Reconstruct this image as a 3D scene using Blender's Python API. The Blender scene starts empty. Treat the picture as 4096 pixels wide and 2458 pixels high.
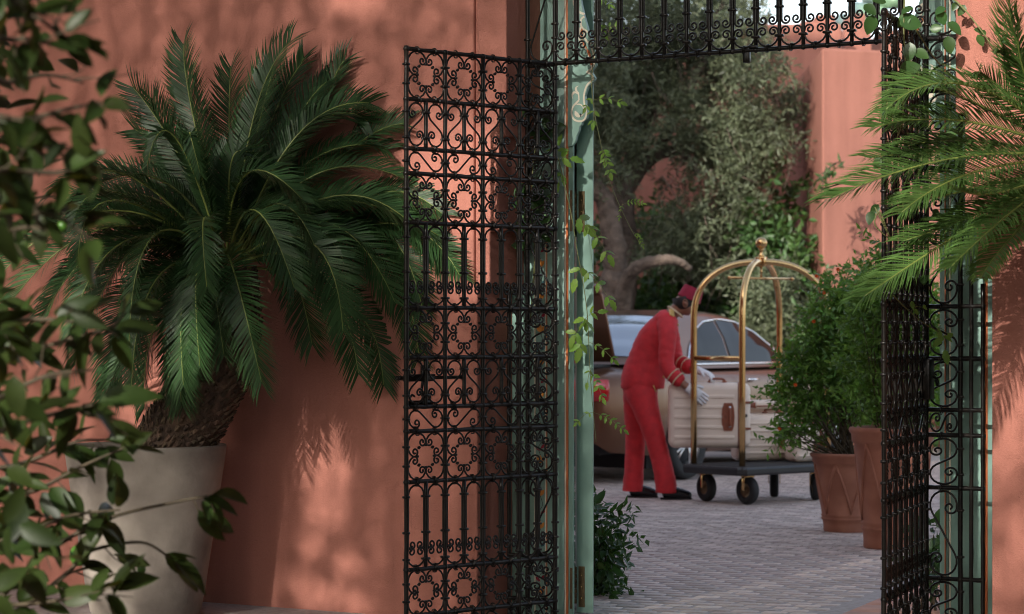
import bpy, bmesh, math, random
from mathutils import Vector, Matrix, Quaternion
RND = random.Random(11)
PI = math.pi
SC = bpy.context.scene
COL = SC.collection

# ------------------------------------------------------------------ camera, sky, sun, exposure
FPX = 9671.0          # focal length in photo pixels (photo 4096 wide)
CAMZ = 1.25
HORY = 1340.0
cam = bpy.data.cameras.new('camera')
cam.sensor_width = 36.0
cam.lens = 36.0 * FPX / 4096.0
cam.shift_x = 0.0
cam.shift_y = (HORY - 1229.0) / 4096.0
cam.clip_start = 0.1
cam.clip_end = 3000
cam.dof.use_dof = True
cam.dof.focus_distance = 10.2
cam.dof.aperture_fstop = 4.4
cam.dof.aperture_blades = 9
camo = bpy.data.objects.new('camera', cam)
COL.objects.link(camo)
camo.location = (0, 0, CAMZ)
camo.rotation_euler = (PI / 2, 0, 0)
SC.camera = camo

SUN_EL = math.radians(24.0)
SUN_H = Vector((0.50, 0.866, 0)).normalized()        # horizontal heading of the light
LIGHT = Vector((SUN_H.x * math.cos(SUN_EL), SUN_H.y * math.cos(SUN_EL), -math.sin(SUN_EL)))
world = bpy.data.worlds.new('World')
SC.world = world
world.use_nodes = True
wn = world.node_tree
for n in list(wn.nodes):
    wn.nodes.remove(n)
wo = wn.nodes.new('ShaderNodeOutputWorld')
wb = wn.nodes.new('ShaderNodeBackground')
ws = wn.nodes.new('ShaderNodeTexSky')
ws.sky_type = 'NISHITA'
ws.sun_disc = False
ws.sun_elevation = SUN_EL
ws.sun_rotation = math.atan2(-SUN_H.x, -SUN_H.y)
ws.air_density = 1.0
ws.dust_density = 2.0
ws.ozone_density = 1.0
wb.inputs['Strength'].default_value = 0.15
wh = wn.nodes.new('ShaderNodeHueSaturation')
wh.inputs['Saturation'].default_value = 0.62
wn.links.new(ws.outputs[0], wh.inputs['Color'])
wn.links.new(wh.outputs[0], wb.inputs[0])
wn.links.new(wb.outputs[0], wo.inputs[0])
sun = bpy.data.lights.new('sun', 'SUN')
sun.energy = 2.6
sun.angle = math.radians(0.53)
sun.color = (1.0, 0.93, 0.84)
suno = bpy.data.objects.new('sun', sun)
COL.objects.link(suno)
suno.location = (-6, -6, 9)
suno.rotation_euler = LIGHT.to_track_quat('-Z', 'Y').to_euler()
vs = SC.view_settings
vs.view_transform = 'Standard'
vs.look = 'None'
vs.gamma = 1.0
vs.exposure = 1.3
vs.use_curve_mapping = False
SC.cycles.use_denoising = True
SC.cycles.max_bounces = 8
SC.cycles.diffuse_bounces = 4
SC.cycles.transparent_max_bounces = 12
SC.cycles.sample_clamp_indirect = 4.0
SC.cycles.filter_width = 1.05
SC.cycles.caustics_reflective = False
SC.cycles.caustics_refractive = False


# ------------------------------------------------------------------ helpers
def P(x, y, d):
    """a point seen at photo pixel x, y at distance d metres"""
    return Vector(((x - 2048.0) * d / FPX, d, CAMZ + (HORY - y) * d / FPX))


FO = Vector((0.187, 10.5, 0))               # facade frame: foot of the left gate hinge
FA = math.atan2(-0.52, 0.854)
FU = Vector((math.cos(FA), math.sin(FA), 0))
FN = Vector((-FU.y, FU.x, 0))               # into the courtyard


def F(s, q, z):
    return FO + FU * s + FN * q + Vector((0, 0, z))


def toF(p):
    d = p - FO
    return d.dot(FU), d.dot(FN), p.z


class MB:
    def __init__(self):
        self.v, self.f, self.m, self.s = [], [], [], []

    def add(self, vs_, fs, mi=0, smooth=True):
        o = len(self.v)
        self.v += [tuple(p) for p in vs_]
        for f in fs:
            self.f.append(tuple(i + o for i in f))
            self.m.append(mi)
            self.s.append(smooth)

    def tube(self, pts, rad, n=6, caps=True, mi=0, flat=1.0):
        pts = [Vector(p) for p in pts]
        k = len(pts)
        if not hasattr(rad, '__len__'):
            rad = [rad] * k
        t0 = (pts[1] - pts[0]).normalized()
        up = Vector((0, 0, 1)) if abs(t0.z) < 0.9 else Vector((1, 0, 0))
        nrm = (up - t0 * up.dot(t0)).normalized()
        vs_, fs = [], []
        for i in range(k):
            if i == 0:
                t = t0
            elif i == k - 1:
                t = (pts[i] - pts[i - 1]).normalized()
            else:
                t = (pts[i + 1] - pts[i - 1])
                t = t.normalized() if t.length > 1e-9 else (pts[i] - pts[i - 1]).normalized()
            nrm = (nrm - t * nrm.dot(t))
            nrm = nrm.normalized() if nrm.length > 1e-6 else Vector((1, 0, 0))
            b = t.cross(nrm)
            for j in range(n):
                a = 2 * PI * j / n
                vs_.append(pts[i] + (nrm * math.cos(a) + b * math.sin(a) * flat) * rad[i])
        for i in range(k - 1):
            for j in range(n):
                a, b_ = i * n + j, i * n + (j + 1) % n
                fs.append((a, b_, b_ + n, a + n))
        if caps:
            fs.append(tuple(range(n - 1, -1, -1)))
            fs.append(tuple((k - 1) * n + j for j in range(n)))
        self.add(vs_, fs, mi)

    def box(self, c, size, bev=0.0, rot=None, mi=0, seg=2):
        if bev > 0:
            bm = bmesh.new()
            bmesh.ops.create_cube(bm, size=1.0)
            bmesh.ops.scale(bm, vec=Vector(size), verts=bm.verts)
            bmesh.ops.bevel(bm, geom=list(bm.edges), offset=bev, segments=seg, profile=0.5, affect='EDGES')
            vs_ = [v.co.copy() for v in bm.verts]
            for i, v in enumerate(bm.verts):
                v.index = i
            fs = [tuple(v.index for v in f.verts) for f in bm.faces]
            bm.free()
        else:
            x, y, z = [a / 2 for a in size]
            vs_ = [Vector(p) for p in ((-x, -y, -z), (x, -y, -z), (x, y, -z), (-x, y, -z), (-x, -y, z), (x, -y, z), (x, y, z), (-x, y, z))]
            fs = [(0, 3, 2, 1), (4, 5, 6, 7), (0, 1, 5, 4), (1, 2, 6, 5), (2, 3, 7, 6), (3, 0, 4, 7)]
        c = Vector(c)
        if rot is not None:
            vs_ = [rot @ p for p in vs_]
        self.add([p + c for p in vs_], fs, mi, bev > 0)

    def lathe(self, prof, n=24, c=(0, 0, 0), mi=0, cap=True, wob=0.0):
        c = Vector(c)
        vs_, fs = [], []
        for i, (r, z) in enumerate(prof):
            for j in range(n):
                a = 2 * PI * j / n
                rr = r * (1 + wob * math.sin(3 * a + i))
                vs_.append(c + Vector((rr * math.cos(a), rr * math.sin(a), z)))
        for i in range(len(prof) - 1):
            for j in range(n):
                a, b = i * n + j, i * n + (j + 1) % n
                fs.append((a, b, b + n, a + n))
        if cap:
            fs.append(tuple(range(n - 1, -1, -1)))
            fs.append(tuple((len(prof) - 1) * n + j for j in range(n)))
        self.add(vs_, fs, mi)

    def ball(self, c, r, n=10, sz=1.0, mi=0):
        m = max(4, n // 2)
        prof = [(max(1e-4, r * math.sin(PI * i / m)), -r * sz * math.cos(PI * i / m)) for i in range(m + 1)]
        self.lathe(prof, n, c, mi)

    def prism(self, poly, fn, d0, d1, mi=0):
        """poly of (a, b) extruded: fn(a, b, d) gives the point"""
        k = len(poly)
        vs_ = [fn(a, b, d0) for a, b in poly] + [fn(a, b, d1) for a, b in poly]
        fs = [tuple(range(k - 1, -1, -1)), tuple(range(k, 2 * k))]
        for i in range(k):
            j = (i + 1) % k
            fs.append((i, j, j + k, i + k))
        self.add(vs_, fs, mi, False)

    def mesh(self, name, mats, fix=False):
        me = bpy.data.meshes.new(name)
        me.from_pydata([tuple(p) for p in self.v], [], self.f)
        if not isinstance(mats, (list, tuple)):
            mats = [mats]
        for m in mats:
            me.materials.append(m)
        me.polygons.foreach_set('material_index', self.m)
        me.polygons.foreach_set('use_smooth', self.s)
        if fix:
            bm = bmesh.new()
            bm.from_mesh(me)
            bmesh.ops.recalc_face_normals(bm, faces=bm.faces)
            bm.to_mesh(me)
            bm.free()
        me.update()
        return me

    def build(self, name, mats, parent=None, loc=None, rotz=0.0, fix=False, **tags):
        return put(name, self.mesh(name, mats, fix), parent, loc, rotz, **tags)


def put(name, me, parent=None, loc=None, rotz=0.0, **tags):
    o = bpy.data.objects.new(name, me)
    COL.objects.link(o)
    if parent is not None:
        o.parent = parent
    if loc is not None:
        o.location = loc
    if rotz:
        o.rotation_euler = (0, 0, rotz)
    for k, v in tags.items():
        if v:
            o['category' if k == 'cat' else k] = v
    return o


def thing(name, label, cat, loc=(0, 0, 0), rotz=0.0, group=None):
    return put(name, None, None, loc, rotz, label=label, cat=cat, group=group)


def smooth_angle(o, ang=40):
    o.data.set_sharp_from_angle(angle=math.radians(ang))


def qbez(a, b, c, n):
    a, b, c = Vector(a), Vector(b), Vector(c)
    return [a * (1 - t) ** 2 + b * 2 * t * (1 - t) + c * t * t for t in [i / n for i in range(n + 1)]]


def spline(pts, n=6):
    """Catmull-Rom through pts"""
    pts = [Vector(p) for p in pts]
    e = [pts[0] * 2 - pts[1]] + pts + [pts[-1] * 2 - pts[-2]]
    out = []
    for i in range(1, len(e) - 2):
        p0, p1, p2, p3 = e[i - 1], e[i], e[i + 1], e[i + 2]
        for k in range(n):
            t = k / n
            out.append(0.5 * ((2 * p1) + (p2 - p0) * t + (2 * p0 - 5 * p1 + 4 * p2 - p3) * t * t + (3 * p1 - p0 - 3 * p2 + p3) * t ** 3))
    out.append(pts[-1])
    return out


# ------------------------------------------------------------------ materials
def M(name, col, rough=0.6, metal=0.0, var=0.15, scale=6.0, bump=0.0, bscale=60.0, col2=None, spec=0.5, coat=0.0,
      detail=4.0, mode=None, island=0.0, objrand=0.0, transl=0.0, tcol=None, emit=0.0, bdist=0.01):
    m = bpy.data.materials.new(name)
    m.use_nodes = True
    nt = m.node_tree
    N, L = nt.nodes, nt.links
    bs = N['Principled BSDF']
    out = N['Material Output']
    bs.inputs['Roughness'].default_value = rough
    bs.inputs['Metallic'].default_value = metal
    bs.inputs['Specular IOR Level'].default_value = spec
    bs.inputs['Coat Weight'].default_value = coat
    bs.inputs['Coat Roughness'].default_value = 0.08
    tc = N.new('ShaderNodeTexCoord')
    nz = N.new('ShaderNodeTexNoise')
    nz.inputs['Scale'].default_value = scale
    nz.inputs['Detail'].default_value = detail
    L.new(tc.outputs['Object'], nz.inputs['Vector'])
    mix = N.new('ShaderNodeMix')
    mix.data_type = 'RGBA'
    c2 = col2 if col2 else tuple(c * (1 - var) for c in col)
    c1 = tuple(min(1, c * (1 + var)) for c in col) if not col2 else col
    mix.inputs[6].default_value = (*c1, 1)
    mix.inputs[7].default_value = (*c2, 1)
    rmp = N.new('ShaderNodeMapRange')
    rmp.inputs[1].default_value = 0.35
    rmp.inputs[2].default_value = 0.65
    L.new(nz.outputs['Fac'], rmp.inputs[0])
    L.new(rmp.outputs[0], mix.inputs[0])
    cs = mix.outputs[2]
    if island or objrand:
        hv = N.new('ShaderNodeHueSaturation')
        if island:
            g = N.new('ShaderNodeNewGeometry')
            src = g.outputs['Random Per Island']
            amt = island
        else:
            g = N.new('ShaderNodeObjectInfo')
            src = g.outputs['Random']
            amt = objrand
        mr = N.new('ShaderNodeMapRange')
        mr.inputs[3].default_value = 1 - amt
        mr.inputs[4].default_value = 1 + amt
        L.new(src, mr.inputs[0])
        mh = N.new('ShaderNodeMapRange')
        mh.inputs[3].default_value = 0.5 - 0.035 * amt
        mh.inputs[4].default_value = 0.5 + 0.035 * amt
        wn_ = N.new('ShaderNodeTexWhiteNoise')
        wn_.noise_dimensions = '1D'
        L.new(src, wn_.inputs['W'])
        L.new(wn_.outputs['Value'], mh.inputs[0])
        L.new(mr.outputs[0], hv.inputs['Value'])
        L.new(mh.outputs[0], hv.inputs['Hue'])
        L.new(cs, hv.inputs['Color'])
        cs = hv.outputs['Color']
    L.new(cs, bs.inputs['Base Color'])
    if bump:
        nb = N.new('ShaderNodeTexNoise')
        nb.inputs['Scale'].default_value = bscale
        nb.inputs['Detail'].default_value = 5
        L.new(tc.outputs['Object'], nb.inputs['Vector'])
        bp = N.new('ShaderNodeBump')
        bp.inputs['Strength'].default_value = bump
        bp.inputs['Distance'].default_value = bdist
        L.new(nb.outputs['Fac'], bp.inputs['Height'])
        L.new(bp.outputs[0], bs.inputs['Normal'])
    if transl:
        tr = N.new('ShaderNodeBsdfTranslucent')
        if tcol:
            tr.inputs[0].default_value = (*tcol, 1)
        else:
            L.new(cs, tr.inputs[0])
        ms = N.new('ShaderNodeMixShader')
        ms.inputs[0].default_value = transl
        L.new(bs.outputs[0], ms.inputs[1])
        L.new(tr.outputs[0], ms.inputs[2])
        L.new(ms.outputs[0], out.inputs[0])
    if emit:
        bs.inputs['Emission Color'].default_value = (*col, 1)
        bs.inputs['Emission Strength'].default_value = emit
    return m


def plaster(name, col, stain=0.12):
    m = M(name, col, rough=0.92, var=0.0, spec=0.15)
    nt = m.node_tree
    N, L = nt.nodes, nt.links
    bs = N['Principled BSDF']
    for n in list(N):
        if n.type in ('MIX', 'MAP_RANGE', 'TEX_NOISE'):
            N.remove(n)
    tc = [n for n in N if n.type == 'TEX_COORD'][0]
    # large uneven patches, vertical weather streaks and fine grain in the pigment
    n1 = N.new('ShaderNodeTexNoise'); n1.inputs['Scale'].default_value = 0.9; n1.inputs['Detail'].default_value = 6
    mp = N.new('ShaderNodeMapping'); mp.inputs['Scale'].default_value = (7, 7, 0.5)
    n2 = N.new('ShaderNodeTexNoise'); n2.inputs['Scale'].default_value = 1.0; n2.inputs['Detail'].default_value = 5
    n3 = N.new('ShaderNodeTexNoise'); n3.inputs['Scale'].default_value = 130; n3.inputs['Detail'].default_value = 2
    L.new(tc.outputs['Object'], n1.inputs[0]); L.new(tc.outputs['Object'], mp.inputs[0]); L.new(mp.outputs[0], n2.inputs[0]); L.new(tc.outputs['Object'], n3.inputs[0])
    a = N.new('ShaderNodeMath'); a.operation = 'ADD'; L.new(n1.outputs[0], a.inputs[0]); L.new(n2.outputs[0], a.inputs[1])
    b = N.new('ShaderNodeMath'); b.operation = 'MULTIPLY_ADD'; L.new(n3.outputs[0], b.inputs[0]); b.inputs[1].default_value = 0.5; L.new(a.outputs[0], b.inputs[2])
    r = N.new('ShaderNodeMapRange'); r.inputs[1].default_value = 0.9; r.inputs[2].default_value = 1.6
    r.inputs[3].default_value = 1 - stain; r.inputs[4].default_value = 1 + stain
    L.new(b.outputs[0], r.inputs[0])
    mx = N.new('ShaderNodeVectorMath'); mx.operation = 'SCALE'; mx.inputs[0].default_value = col
    L.new(r.outputs[0], mx.inputs['Scale']); L.new(mx.outputs[0], bs.inputs['Base Color'])
    # worm-like rendering texture
    nb = N.new('ShaderNodeTexNoise'); nb.inputs['Scale'].default_value = 55; nb.inputs['Detail'].default_value = 3; nb.inputs['Distortion'].default_value = 1.6
    nc = N.new('ShaderNodeTexNoise'); nc.inputs['Scale'].default_value = 6; nc.inputs['Detail'].default_value = 2
    L.new(tc.outputs['Object'], nb.inputs[0]); L.new(tc.outputs['Object'], nc.inputs[0])
    rg = N.new('ShaderNodeMath'); rg.operation = 'SUBTRACT'; L.new(nb.outputs[0], rg.inputs[0]); rg.inputs[1].default_value = 0.5
    ab = N.new('ShaderNodeMath'); ab.operation = 'ABSOLUTE'; L.new(rg.outputs[0], ab.inputs[0])
    ma = N.new('ShaderNodeMath'); ma.operation = 'MULTIPLY_ADD'; L.new(nc.outputs[0], ma.inputs[0]); ma.inputs[1].default_value = 1.2; L.new(ab.outputs[0], ma.inputs[2])
    bp = N.new('ShaderNodeBump'); bp.inputs['Strength'].default_value = 0.55; bp.inputs['Distance'].default_value = 0.012
    L.new(ma.outputs[0], bp.inputs['Height']); L.new(bp.outputs[0], bs.inputs['Normal'])
    return m


m_wall = plaster('terracotta plaster', (0.385, 0.158, 0.120), 0.17)
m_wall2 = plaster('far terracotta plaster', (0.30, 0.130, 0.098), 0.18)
m_iron = M('black wrought iron', (0.005, 0.0047, 0.0047), rough=0.30, var=0.5, scale=30, bump=0.35, bscale=90, bdist=0.002, spec=0.22, col2=(0.012, 0.009, 0.007))
m_teal = M('sage green paint', (0.215, 0.345, 0.295), rough=0.45, var=0.08, scale=5, bump=0.12, bscale=25, bdist=0.003, col2=(0.18, 0.30, 0.255))
m_orange = M('orange painted stripe', (0.50, 0.13, 0.035), rough=0.5, var=0.1)
m_cream = M('cream painted line', (0.62, 0.56, 0.45), rough=0.5, var=0.06)
m_blackline = M('black painted line', (0.02, 0.02, 0.022), rough=0.5)
m_amber = M('amber painted petal', (0.55, 0.20, 0.02), rough=0.5)
m_bluepaint = M('dark teal painted leaf', (0.02, 0.10, 0.12), rough=0.5)
m_brass_old = M('tarnished brass', (0.16, 0.105, 0.055), rough=0.45, metal=0.7, var=0.25, scale=30, bump=0.1)
m_gold = M('polished brass tube', (0.62, 0.40, 0.18), rough=0.16, metal=1.0, var=0.06, scale=5)
m_potstone = M('aged plaster pot', (0.37, 0.325, 0.275), rough=0.85, scale=3, detail=12, bump=0.4, bscale=30, bdist=0.008, col2=(0.17, 0.145, 0.125))  # mottling is weathering plus sun dapples put into the colour
m_terra = M('terracotta clay', (0.36, 0.155, 0.10), rough=0.85, var=0.16, scale=7, bump=0.25, bscale=50, bdist=0.004, col2=(0.27, 0.11, 0.07))
m_soil = M('dark potting soil', (0.035, 0.022, 0.015), rough=0.95, bump=1.0, bscale=70)
m_bark = M('cycad bark', (0.085, 0.055, 0.035), rough=0.9, var=0.45, scale=25, bump=0.5, bscale=80, island=0.45)
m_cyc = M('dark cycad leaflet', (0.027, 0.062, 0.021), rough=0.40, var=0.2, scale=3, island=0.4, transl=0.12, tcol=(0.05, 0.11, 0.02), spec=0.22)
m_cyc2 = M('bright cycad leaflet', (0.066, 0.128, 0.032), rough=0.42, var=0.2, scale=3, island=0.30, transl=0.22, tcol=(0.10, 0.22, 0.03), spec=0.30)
m_rib = M('cycad midrib', (0.16, 0.19, 0.045), rough=0.5, var=0.2)
m_citrus = M('citrus leaf', (0.020, 0.034, 0.008), rough=0.42, var=0.25, scale=12, objrand=0.55, transl=0.20, tcol=(0.11, 0.105, 0.010), spec=0.2)
m_citrus_i = M('citrus leaf inside the tree', (0.020, 0.034, 0.008), rough=0.42, var=0.25, scale=12, island=0.5, transl=0.20, tcol=(0.11, 0.105, 0.010), spec=0.2)
m_twig = M('green brown twig', (0.06, 0.045, 0.025), rough=0.8, var=0.3, scale=20)
m_lime = M('green lime skin', (0.06, 0.16, 0.02), rough=0.4, bump=0.2, bscale=120, bdist=0.002)
m_jas = M('jasmine leaflet', (0.14, 0.25, 0.045), rough=0.45, var=0.2, objrand=0.4, transl=0.4, tcol=(0.28, 0.42, 0.06))
m_jstem = M('jasmine stem', (0.13, 0.14, 0.045), rough=0.6)
m_creep = M('climber leaf', (0.045, 0.11, 0.030), rough=0.38, var=0.2, objrand=0.35, transl=0.3, tcol=(0.12, 0.22, 0.04))
m_shrub = M('shrub leaf', (0.105, 0.225, 0.035), rough=0.42, var=0.2, island=0.45, transl=0.35, tcol=(0.15, 0.27, 0.03))
m_shrub_o = M('single shrub leaf', (0.115, 0.245, 0.038), rough=0.42, var=0.2, objrand=0.45, transl=0.35, tcol=(0.16, 0.29, 0.03))
m_dkshrub = M('dark glossy leaf', (0.026, 0.075, 0.020), rough=0.35, objrand=0.4, transl=0.25, tcol=(0.07, 0.15, 0.02))
m_olive = M('olive leaf', (0.108, 0.130, 0.072), rough=0.5, var=0.25, scale=1.2, island=0.5, transl=0.3, tcol=(0.16, 0.18, 0.08))
m_olbark = M('olive bark', (0.15, 0.11, 0.085), rough=0.95, scale=9, bump=1.0, bscale=22, bdist=0.03, col2=(0.075, 0.055, 0.042))
m_ivy = M('creeper leaf on back wall', (0.05, 0.105, 0.028), rough=0.45, var=0.3, scale=1.5, island=0.5, transl=0.3, tcol=(0.11, 0.19, 0.03))
m_paver = M('grey pink brick paver', (0.45, 0.365, 0.328), rough=0.8, var=0.2, scale=14, objrand=0.22, bump=0.5, bscale=45, bdist=0.006)
m_paver_i = M('grey pink brick paving', (0.45, 0.365, 0.328), rough=0.8, var=0.2, scale=14, island=0.22, bump=0.5, bscale=45, bdist=0.006)
m_joint = M('pale mortar bed', (0.33, 0.29, 0.28), rough=0.95, var=0.15, scale=30, bump=0.4, bscale=90)
m_tile = M('terracotta threshold tile', (0.48, 0.24, 0.17), rough=0.7, var=0.12, scale=8, objrand=0.08)
m_red = M('red uniform cloth', (0.50, 0.020, 0.026), rough=0.78, var=0.12, scale=18, bump=0.35, bscale=16, bdist=0.012)
m_fez = M('crimson felt', (0.26, 0.012, 0.035), rough=0.9, var=0.1, scale=30)
m_goldbraid = M('gold braid', (0.62, 0.42, 0.14), rough=0.5, var=0.15, scale=60, bump=0.4, bscale=150)
m_creamcloth = M('cream trim cloth', (0.55, 0.42, 0.28), rough=0.8)
m_white = M('white cotton', (0.72, 0.70, 0.72), rough=0.85, bump=0.2, bscale=60)
m_skin = M('brown skin', (0.24, 0.105, 0.062), rough=0.5, var=0.08, scale=12)
m_hair = M('short black hair', (0.012, 0.010, 0.010), rough=0.6, bump=0.5, bscale=150)
m_shoe = M('black polished leather', (0.010, 0.010, 0.012), rough=0.22, var=0.2)
m_case = M('cream hard shell', (0.74, 0.61, 0.51), rough=0.38, var=0.03, scale=3)
m_leather = M('tan leather trim', (0.24, 0.065, 0.03), rough=0.45, var=0.15, scale=30, bump=0.2, bscale=150)
m_steel = M('polished steel', (0.75, 0.75, 0.77), rough=0.15, metal=1.0, var=0.03)
m_rubber = M('black rubber', (0.014, 0.014, 0.015), rough=0.8, var=0.2, scale=40)
m_deck = M('dark grey carpet deck', (0.035, 0.032, 0.031), rough=0.95, bump=0.5, bscale=250, bdist=0.003)
m_bumper = M('black vinyl edge', (0.016, 0.016, 0.018), rough=0.3)
m_carpaint = M('bronze metallic paint', (0.155, 0.073, 0.040), rough=0.30, metal=0.7, var=0.03, scale=2, coat=0.35)
m_cardark = M('black car interior', (0.01, 0.009, 0.009), rough=0.6)
m_glass = M('tinted car glass', (0.010, 0.009, 0.009), rough=0.04, spec=0.14, var=0.0)
m_rearglass = M('sky reflecting rear glass', (0.30, 0.36, 0.44), rough=0.04, metal=0.45, spec=1.0, coat=1.0, var=0.0)  # pale blue metallic base stands in for reflected sky
m_chrome = M('chrome', (0.85, 0.85, 0.87), rough=0.06, metal=1.0, var=0.0)
m_tail = M('red tail light lens', (0.42, 0.006, 0.006), rough=0.08, coat=1.0, emit=0.02)
m_tail2 = M('orange lit lamp', (1.0, 0.20, 0.02), rough=0.2, emit=2.2)
m_rim = M('silver alloy', (0.55, 0.54, 0.53), rough=0.25, metal=0.9, var=0.03)
m_roofgreen = M('green glazed roof tile', (0.13, 0.22, 0.13), rough=0.4, var=0.3, scale=10)
m_earth = M('packed earth', (0.10, 0.07, 0.05), rough=0.95, var=0.2, scale=2, bump=0.5, bscale=12)
m_shade = M('shade tree leaf', (0.05, 0.10, 0.03), rough=0.5, island=0.3, transl=0.25, tcol=(0.10, 0.16, 0.03))


# ------------------------------------------------------------------ ground
def ground_sheet():
    b = MB()
    n = 12
    b.add([(-600, -300, -0.05), (600, -300, -0.05), (600, 900, -0.05), (-600, 900, -0.05)], [(0, 1, 2, 3)], 0, False)
    b.build('ground', m_earth, kind='structure')


ground_sheet()
PD = Vector((0.385, 0.923, 0)).normalized()       # courses run away from the gate
PQ = Vector((PD.y, -PD.x, 0))                     # across the courses, to the right
PO = Vector((1.4535, 10.83, 0))                   # a point on the edge between pavers and tiles
pav = put('courtyard_paving', None, kind='structure')
bed = MB()
cor = [PO + PQ * a + PD * c for a, c in ((-9, -3.5), (0.0, -3.5), (3.2, 1.0), (9, 6), (9, 24), (-9, 24))]
bed.prism([(p.x, p.y) for p in cor], lambda a, c, d: Vector((a, c, d)), -0.045, -0.0035)
bed.build('mortar_bed', m_joint, pav)


def paver_mesh(L, W_):
    b = MB()
    b.box((0, 0, 0), (W_, L, 0.05), bev=0.007, seg=1)
    return b.mesh('brick', m_paver)


PW, PL = 0.138, 0.102           # brick across the courses, course depth
pmesh = [paver_mesh(PL - 0.012 - 0.004 * k, PW - 0.014 - 0.005 * k) for k in range(3)]
rr = random.Random(5)
cand = []
for i in range(-20, 165):
    for j in range(-90, 24):
        c = PO + PD * ((i + 0.5) * PL) + PQ * ((j + 0.5) * PW + (0.5 * PW if i % 2 else 0) - PW)
        a = (c - PO).dot(PQ)
        if a > -0.08 and (c - PO).dot(PD) < 2.2:
            continue
        if c.y < 10.4 or c.y > 24:
            continue
        px = 2048 + FPX * c.x / c.y
        if px < 2250 or px > 3850:
            continue
        py = HORY + FPX * CAMZ / c.y
        cand.append((c.y, c, py))
cand.sort(key=lambda t: t[0])
inview = 0
rest = MB()
for d, c, py in cand:
    px = 2048 + FPX * c.x / c.y
    vis = 2420 < px < 3560 and py < 2470
    jit = Vector((rr.uniform(-.003, .003), rr.uniform(-.003, .003), -0.025 + rr.uniform(-.0012, .001)))
    if vis and inview < 290:
        inview += 1
        o = put('brick', rr.choice(pmesh), pav, c + jit, math.atan2(PD.y, PD.x) - PI / 2 + rr.uniform(-.012, .012))
    else:
        rot = Matrix.Rotation(math.atan2(PD.y, PD.x) - PI / 2 + rr.uniform(-.012, .012), 3, 'Z')
        rest.box(c + jit, (PW - 0.014, PL - 0.014, 0.05), rot=rot)
rest.build('far_brick', m_paver_i, pav, kind='stuff')

# terracotta strip just inside the threshold
tiles = put('threshold_paving', None, kind='structure')
tb = MB()
tb.prism([(p.x, p.y) for p in [PO + PQ * a + PD * c for a, c in ((0.012, -3.4), (2.5, -3.4), (2.5, 2.1), (0.012, 2.1))]], lambda a, c, d: Vector((a, c, d)), -0.043, -0.009)
tb.build('mortar_bed', m_joint, tiles)
tmb = MB()
tmb.box((0, 0, 0), (0.288, 0.288, 0.03), bev=0.004, seg=1)
tme = tmb.mesh('tile', m_tile)
for i in range(-3, 7):
    for j in range(0, 8):
        put('tile', tme, tiles, PO + PQ * (0.16 + j * 0.296) + PD * (i * 0.296) + Vector((0, 0, -0.016 + rr.uniform(-.001, .001))), math.atan2(PD.y, PD.x) - PI / 2)

# ------------------------------------------------------------------ gate wall (facade)
QF, QB = -0.13, 0.62
EDGE = [(1.47, -0.318), (1.70, -0.2545), (2.11, -0.208), (3.6, -0.17)]
wall = MB()
lf = lambda a, c, d: Vector((a, d, c))


def wall_piece(poly, q0=QF, q1=QB):
    wall.prism(poly, lf, q0, q1)


wall_piece([(-6.6, -0.1), (-0.318, -0.1), (-0.318, 1.47), (-0.336, 1.47), (-0.336, 6.4), (-6.6, 6.4)])
mir = lambda s: 1.71 - s
outl = [(-0.318, 1.47), (-0.2545, 1.47), (-0.2545, 1.70), (-0.208, 1.70), (-0.208, 2.11), (-0.17, 2.11), (-0.17, 3.6)]
outl += [(mir(s), z) for s, z in reversed(outl[:])][:-1] + [(mir(-0.318), 1.47), (mir(-0.318), -0.1), (6.5, -0.1), (6.5, 6.4), (-0.318, 6.4)]
wall_piece(outl)
wall_piece([(-0.336, 1.4715), (-0.318, 1.4715), (-0.318, 6.4), (-0.336, 6.4)], QF + 0.013, QB)
fw = wall.build('gate_wall', m_wall, None, FO, FA, fix=True, label='tall terracotta plaster wall with the stepped gateway cut through it', cat='wall')
bv = fw.modifiers.new('bevel', 'BEVEL')
bv.width = 0.007
bv.segments = 2
bv.limit_method = 'ANGLE'
# the higher wing of the same house further along, out of the picture, that shades the back of the court
wing = MB()
wing.box((-11.6, 2.0, 6.0), (10.0, 4.3, 12.3))
wing.build('house_wing', m_wall2, None, FO, FA, label='tall plain terracotta wing of the house at the far end of the gate wall', cat='house wing')

# ------------------------------------------------------------------ wrought iron
R_BAR, R_RAIL, R_SCR = 0.0088, 0.0092, 0.0044


def integ(segs, th=0.0):
    """planar curve from (turn degrees, r0, r1) or ('L', length)"""
    p = Vector((0, 0))
    out = [p.copy()]
    for s in segs:
        if s[0] == 'L':
            p = p + Vector((math.cos(th), math.sin(th))) * s[1]
            out.append(p.copy())
        else:
            a, r0, r1 = s
            n = max(3, int(abs(a) / 20))
            for i in range(n):
                r = r0 + (r1 - r0) * (i + 0.5) / n
                da = math.radians(a) / n
                L = abs(da) * r
                th += da / 2
                p = p + Vector((math.cos(th), math.sin(th))) * L
                th += da / 2
                out.append(p.copy())
    return out


def fit(pts, w, h):
    x0, x1 = min(p.x for p in pts), max(p.x for p in pts)
    y0, y1 = min(p.y for p in pts), max(p.y for p in pts)
    return [Vector(((p.x - (x0 + x1) / 2) * w / (x1 - x0), (p.y - (y0 + y1) / 2) * h / (y1 - y0))) for p in pts]


def scroll_mesh(pts, r=R_SCR, rot=0.0):
    b = MB()
    c, s = math.cos(rot), math.sin(rot)
    q = [Vector((p.x * c - p.y * s, 0, p.x * s + p.y * c)) for p in pts]
    rad = [r] * len(q)
    rad[0] = rad[-1] = r * 1.25
    b.tube(q, rad, 6)
    return b.mesh('scroll', m_iron)


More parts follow.
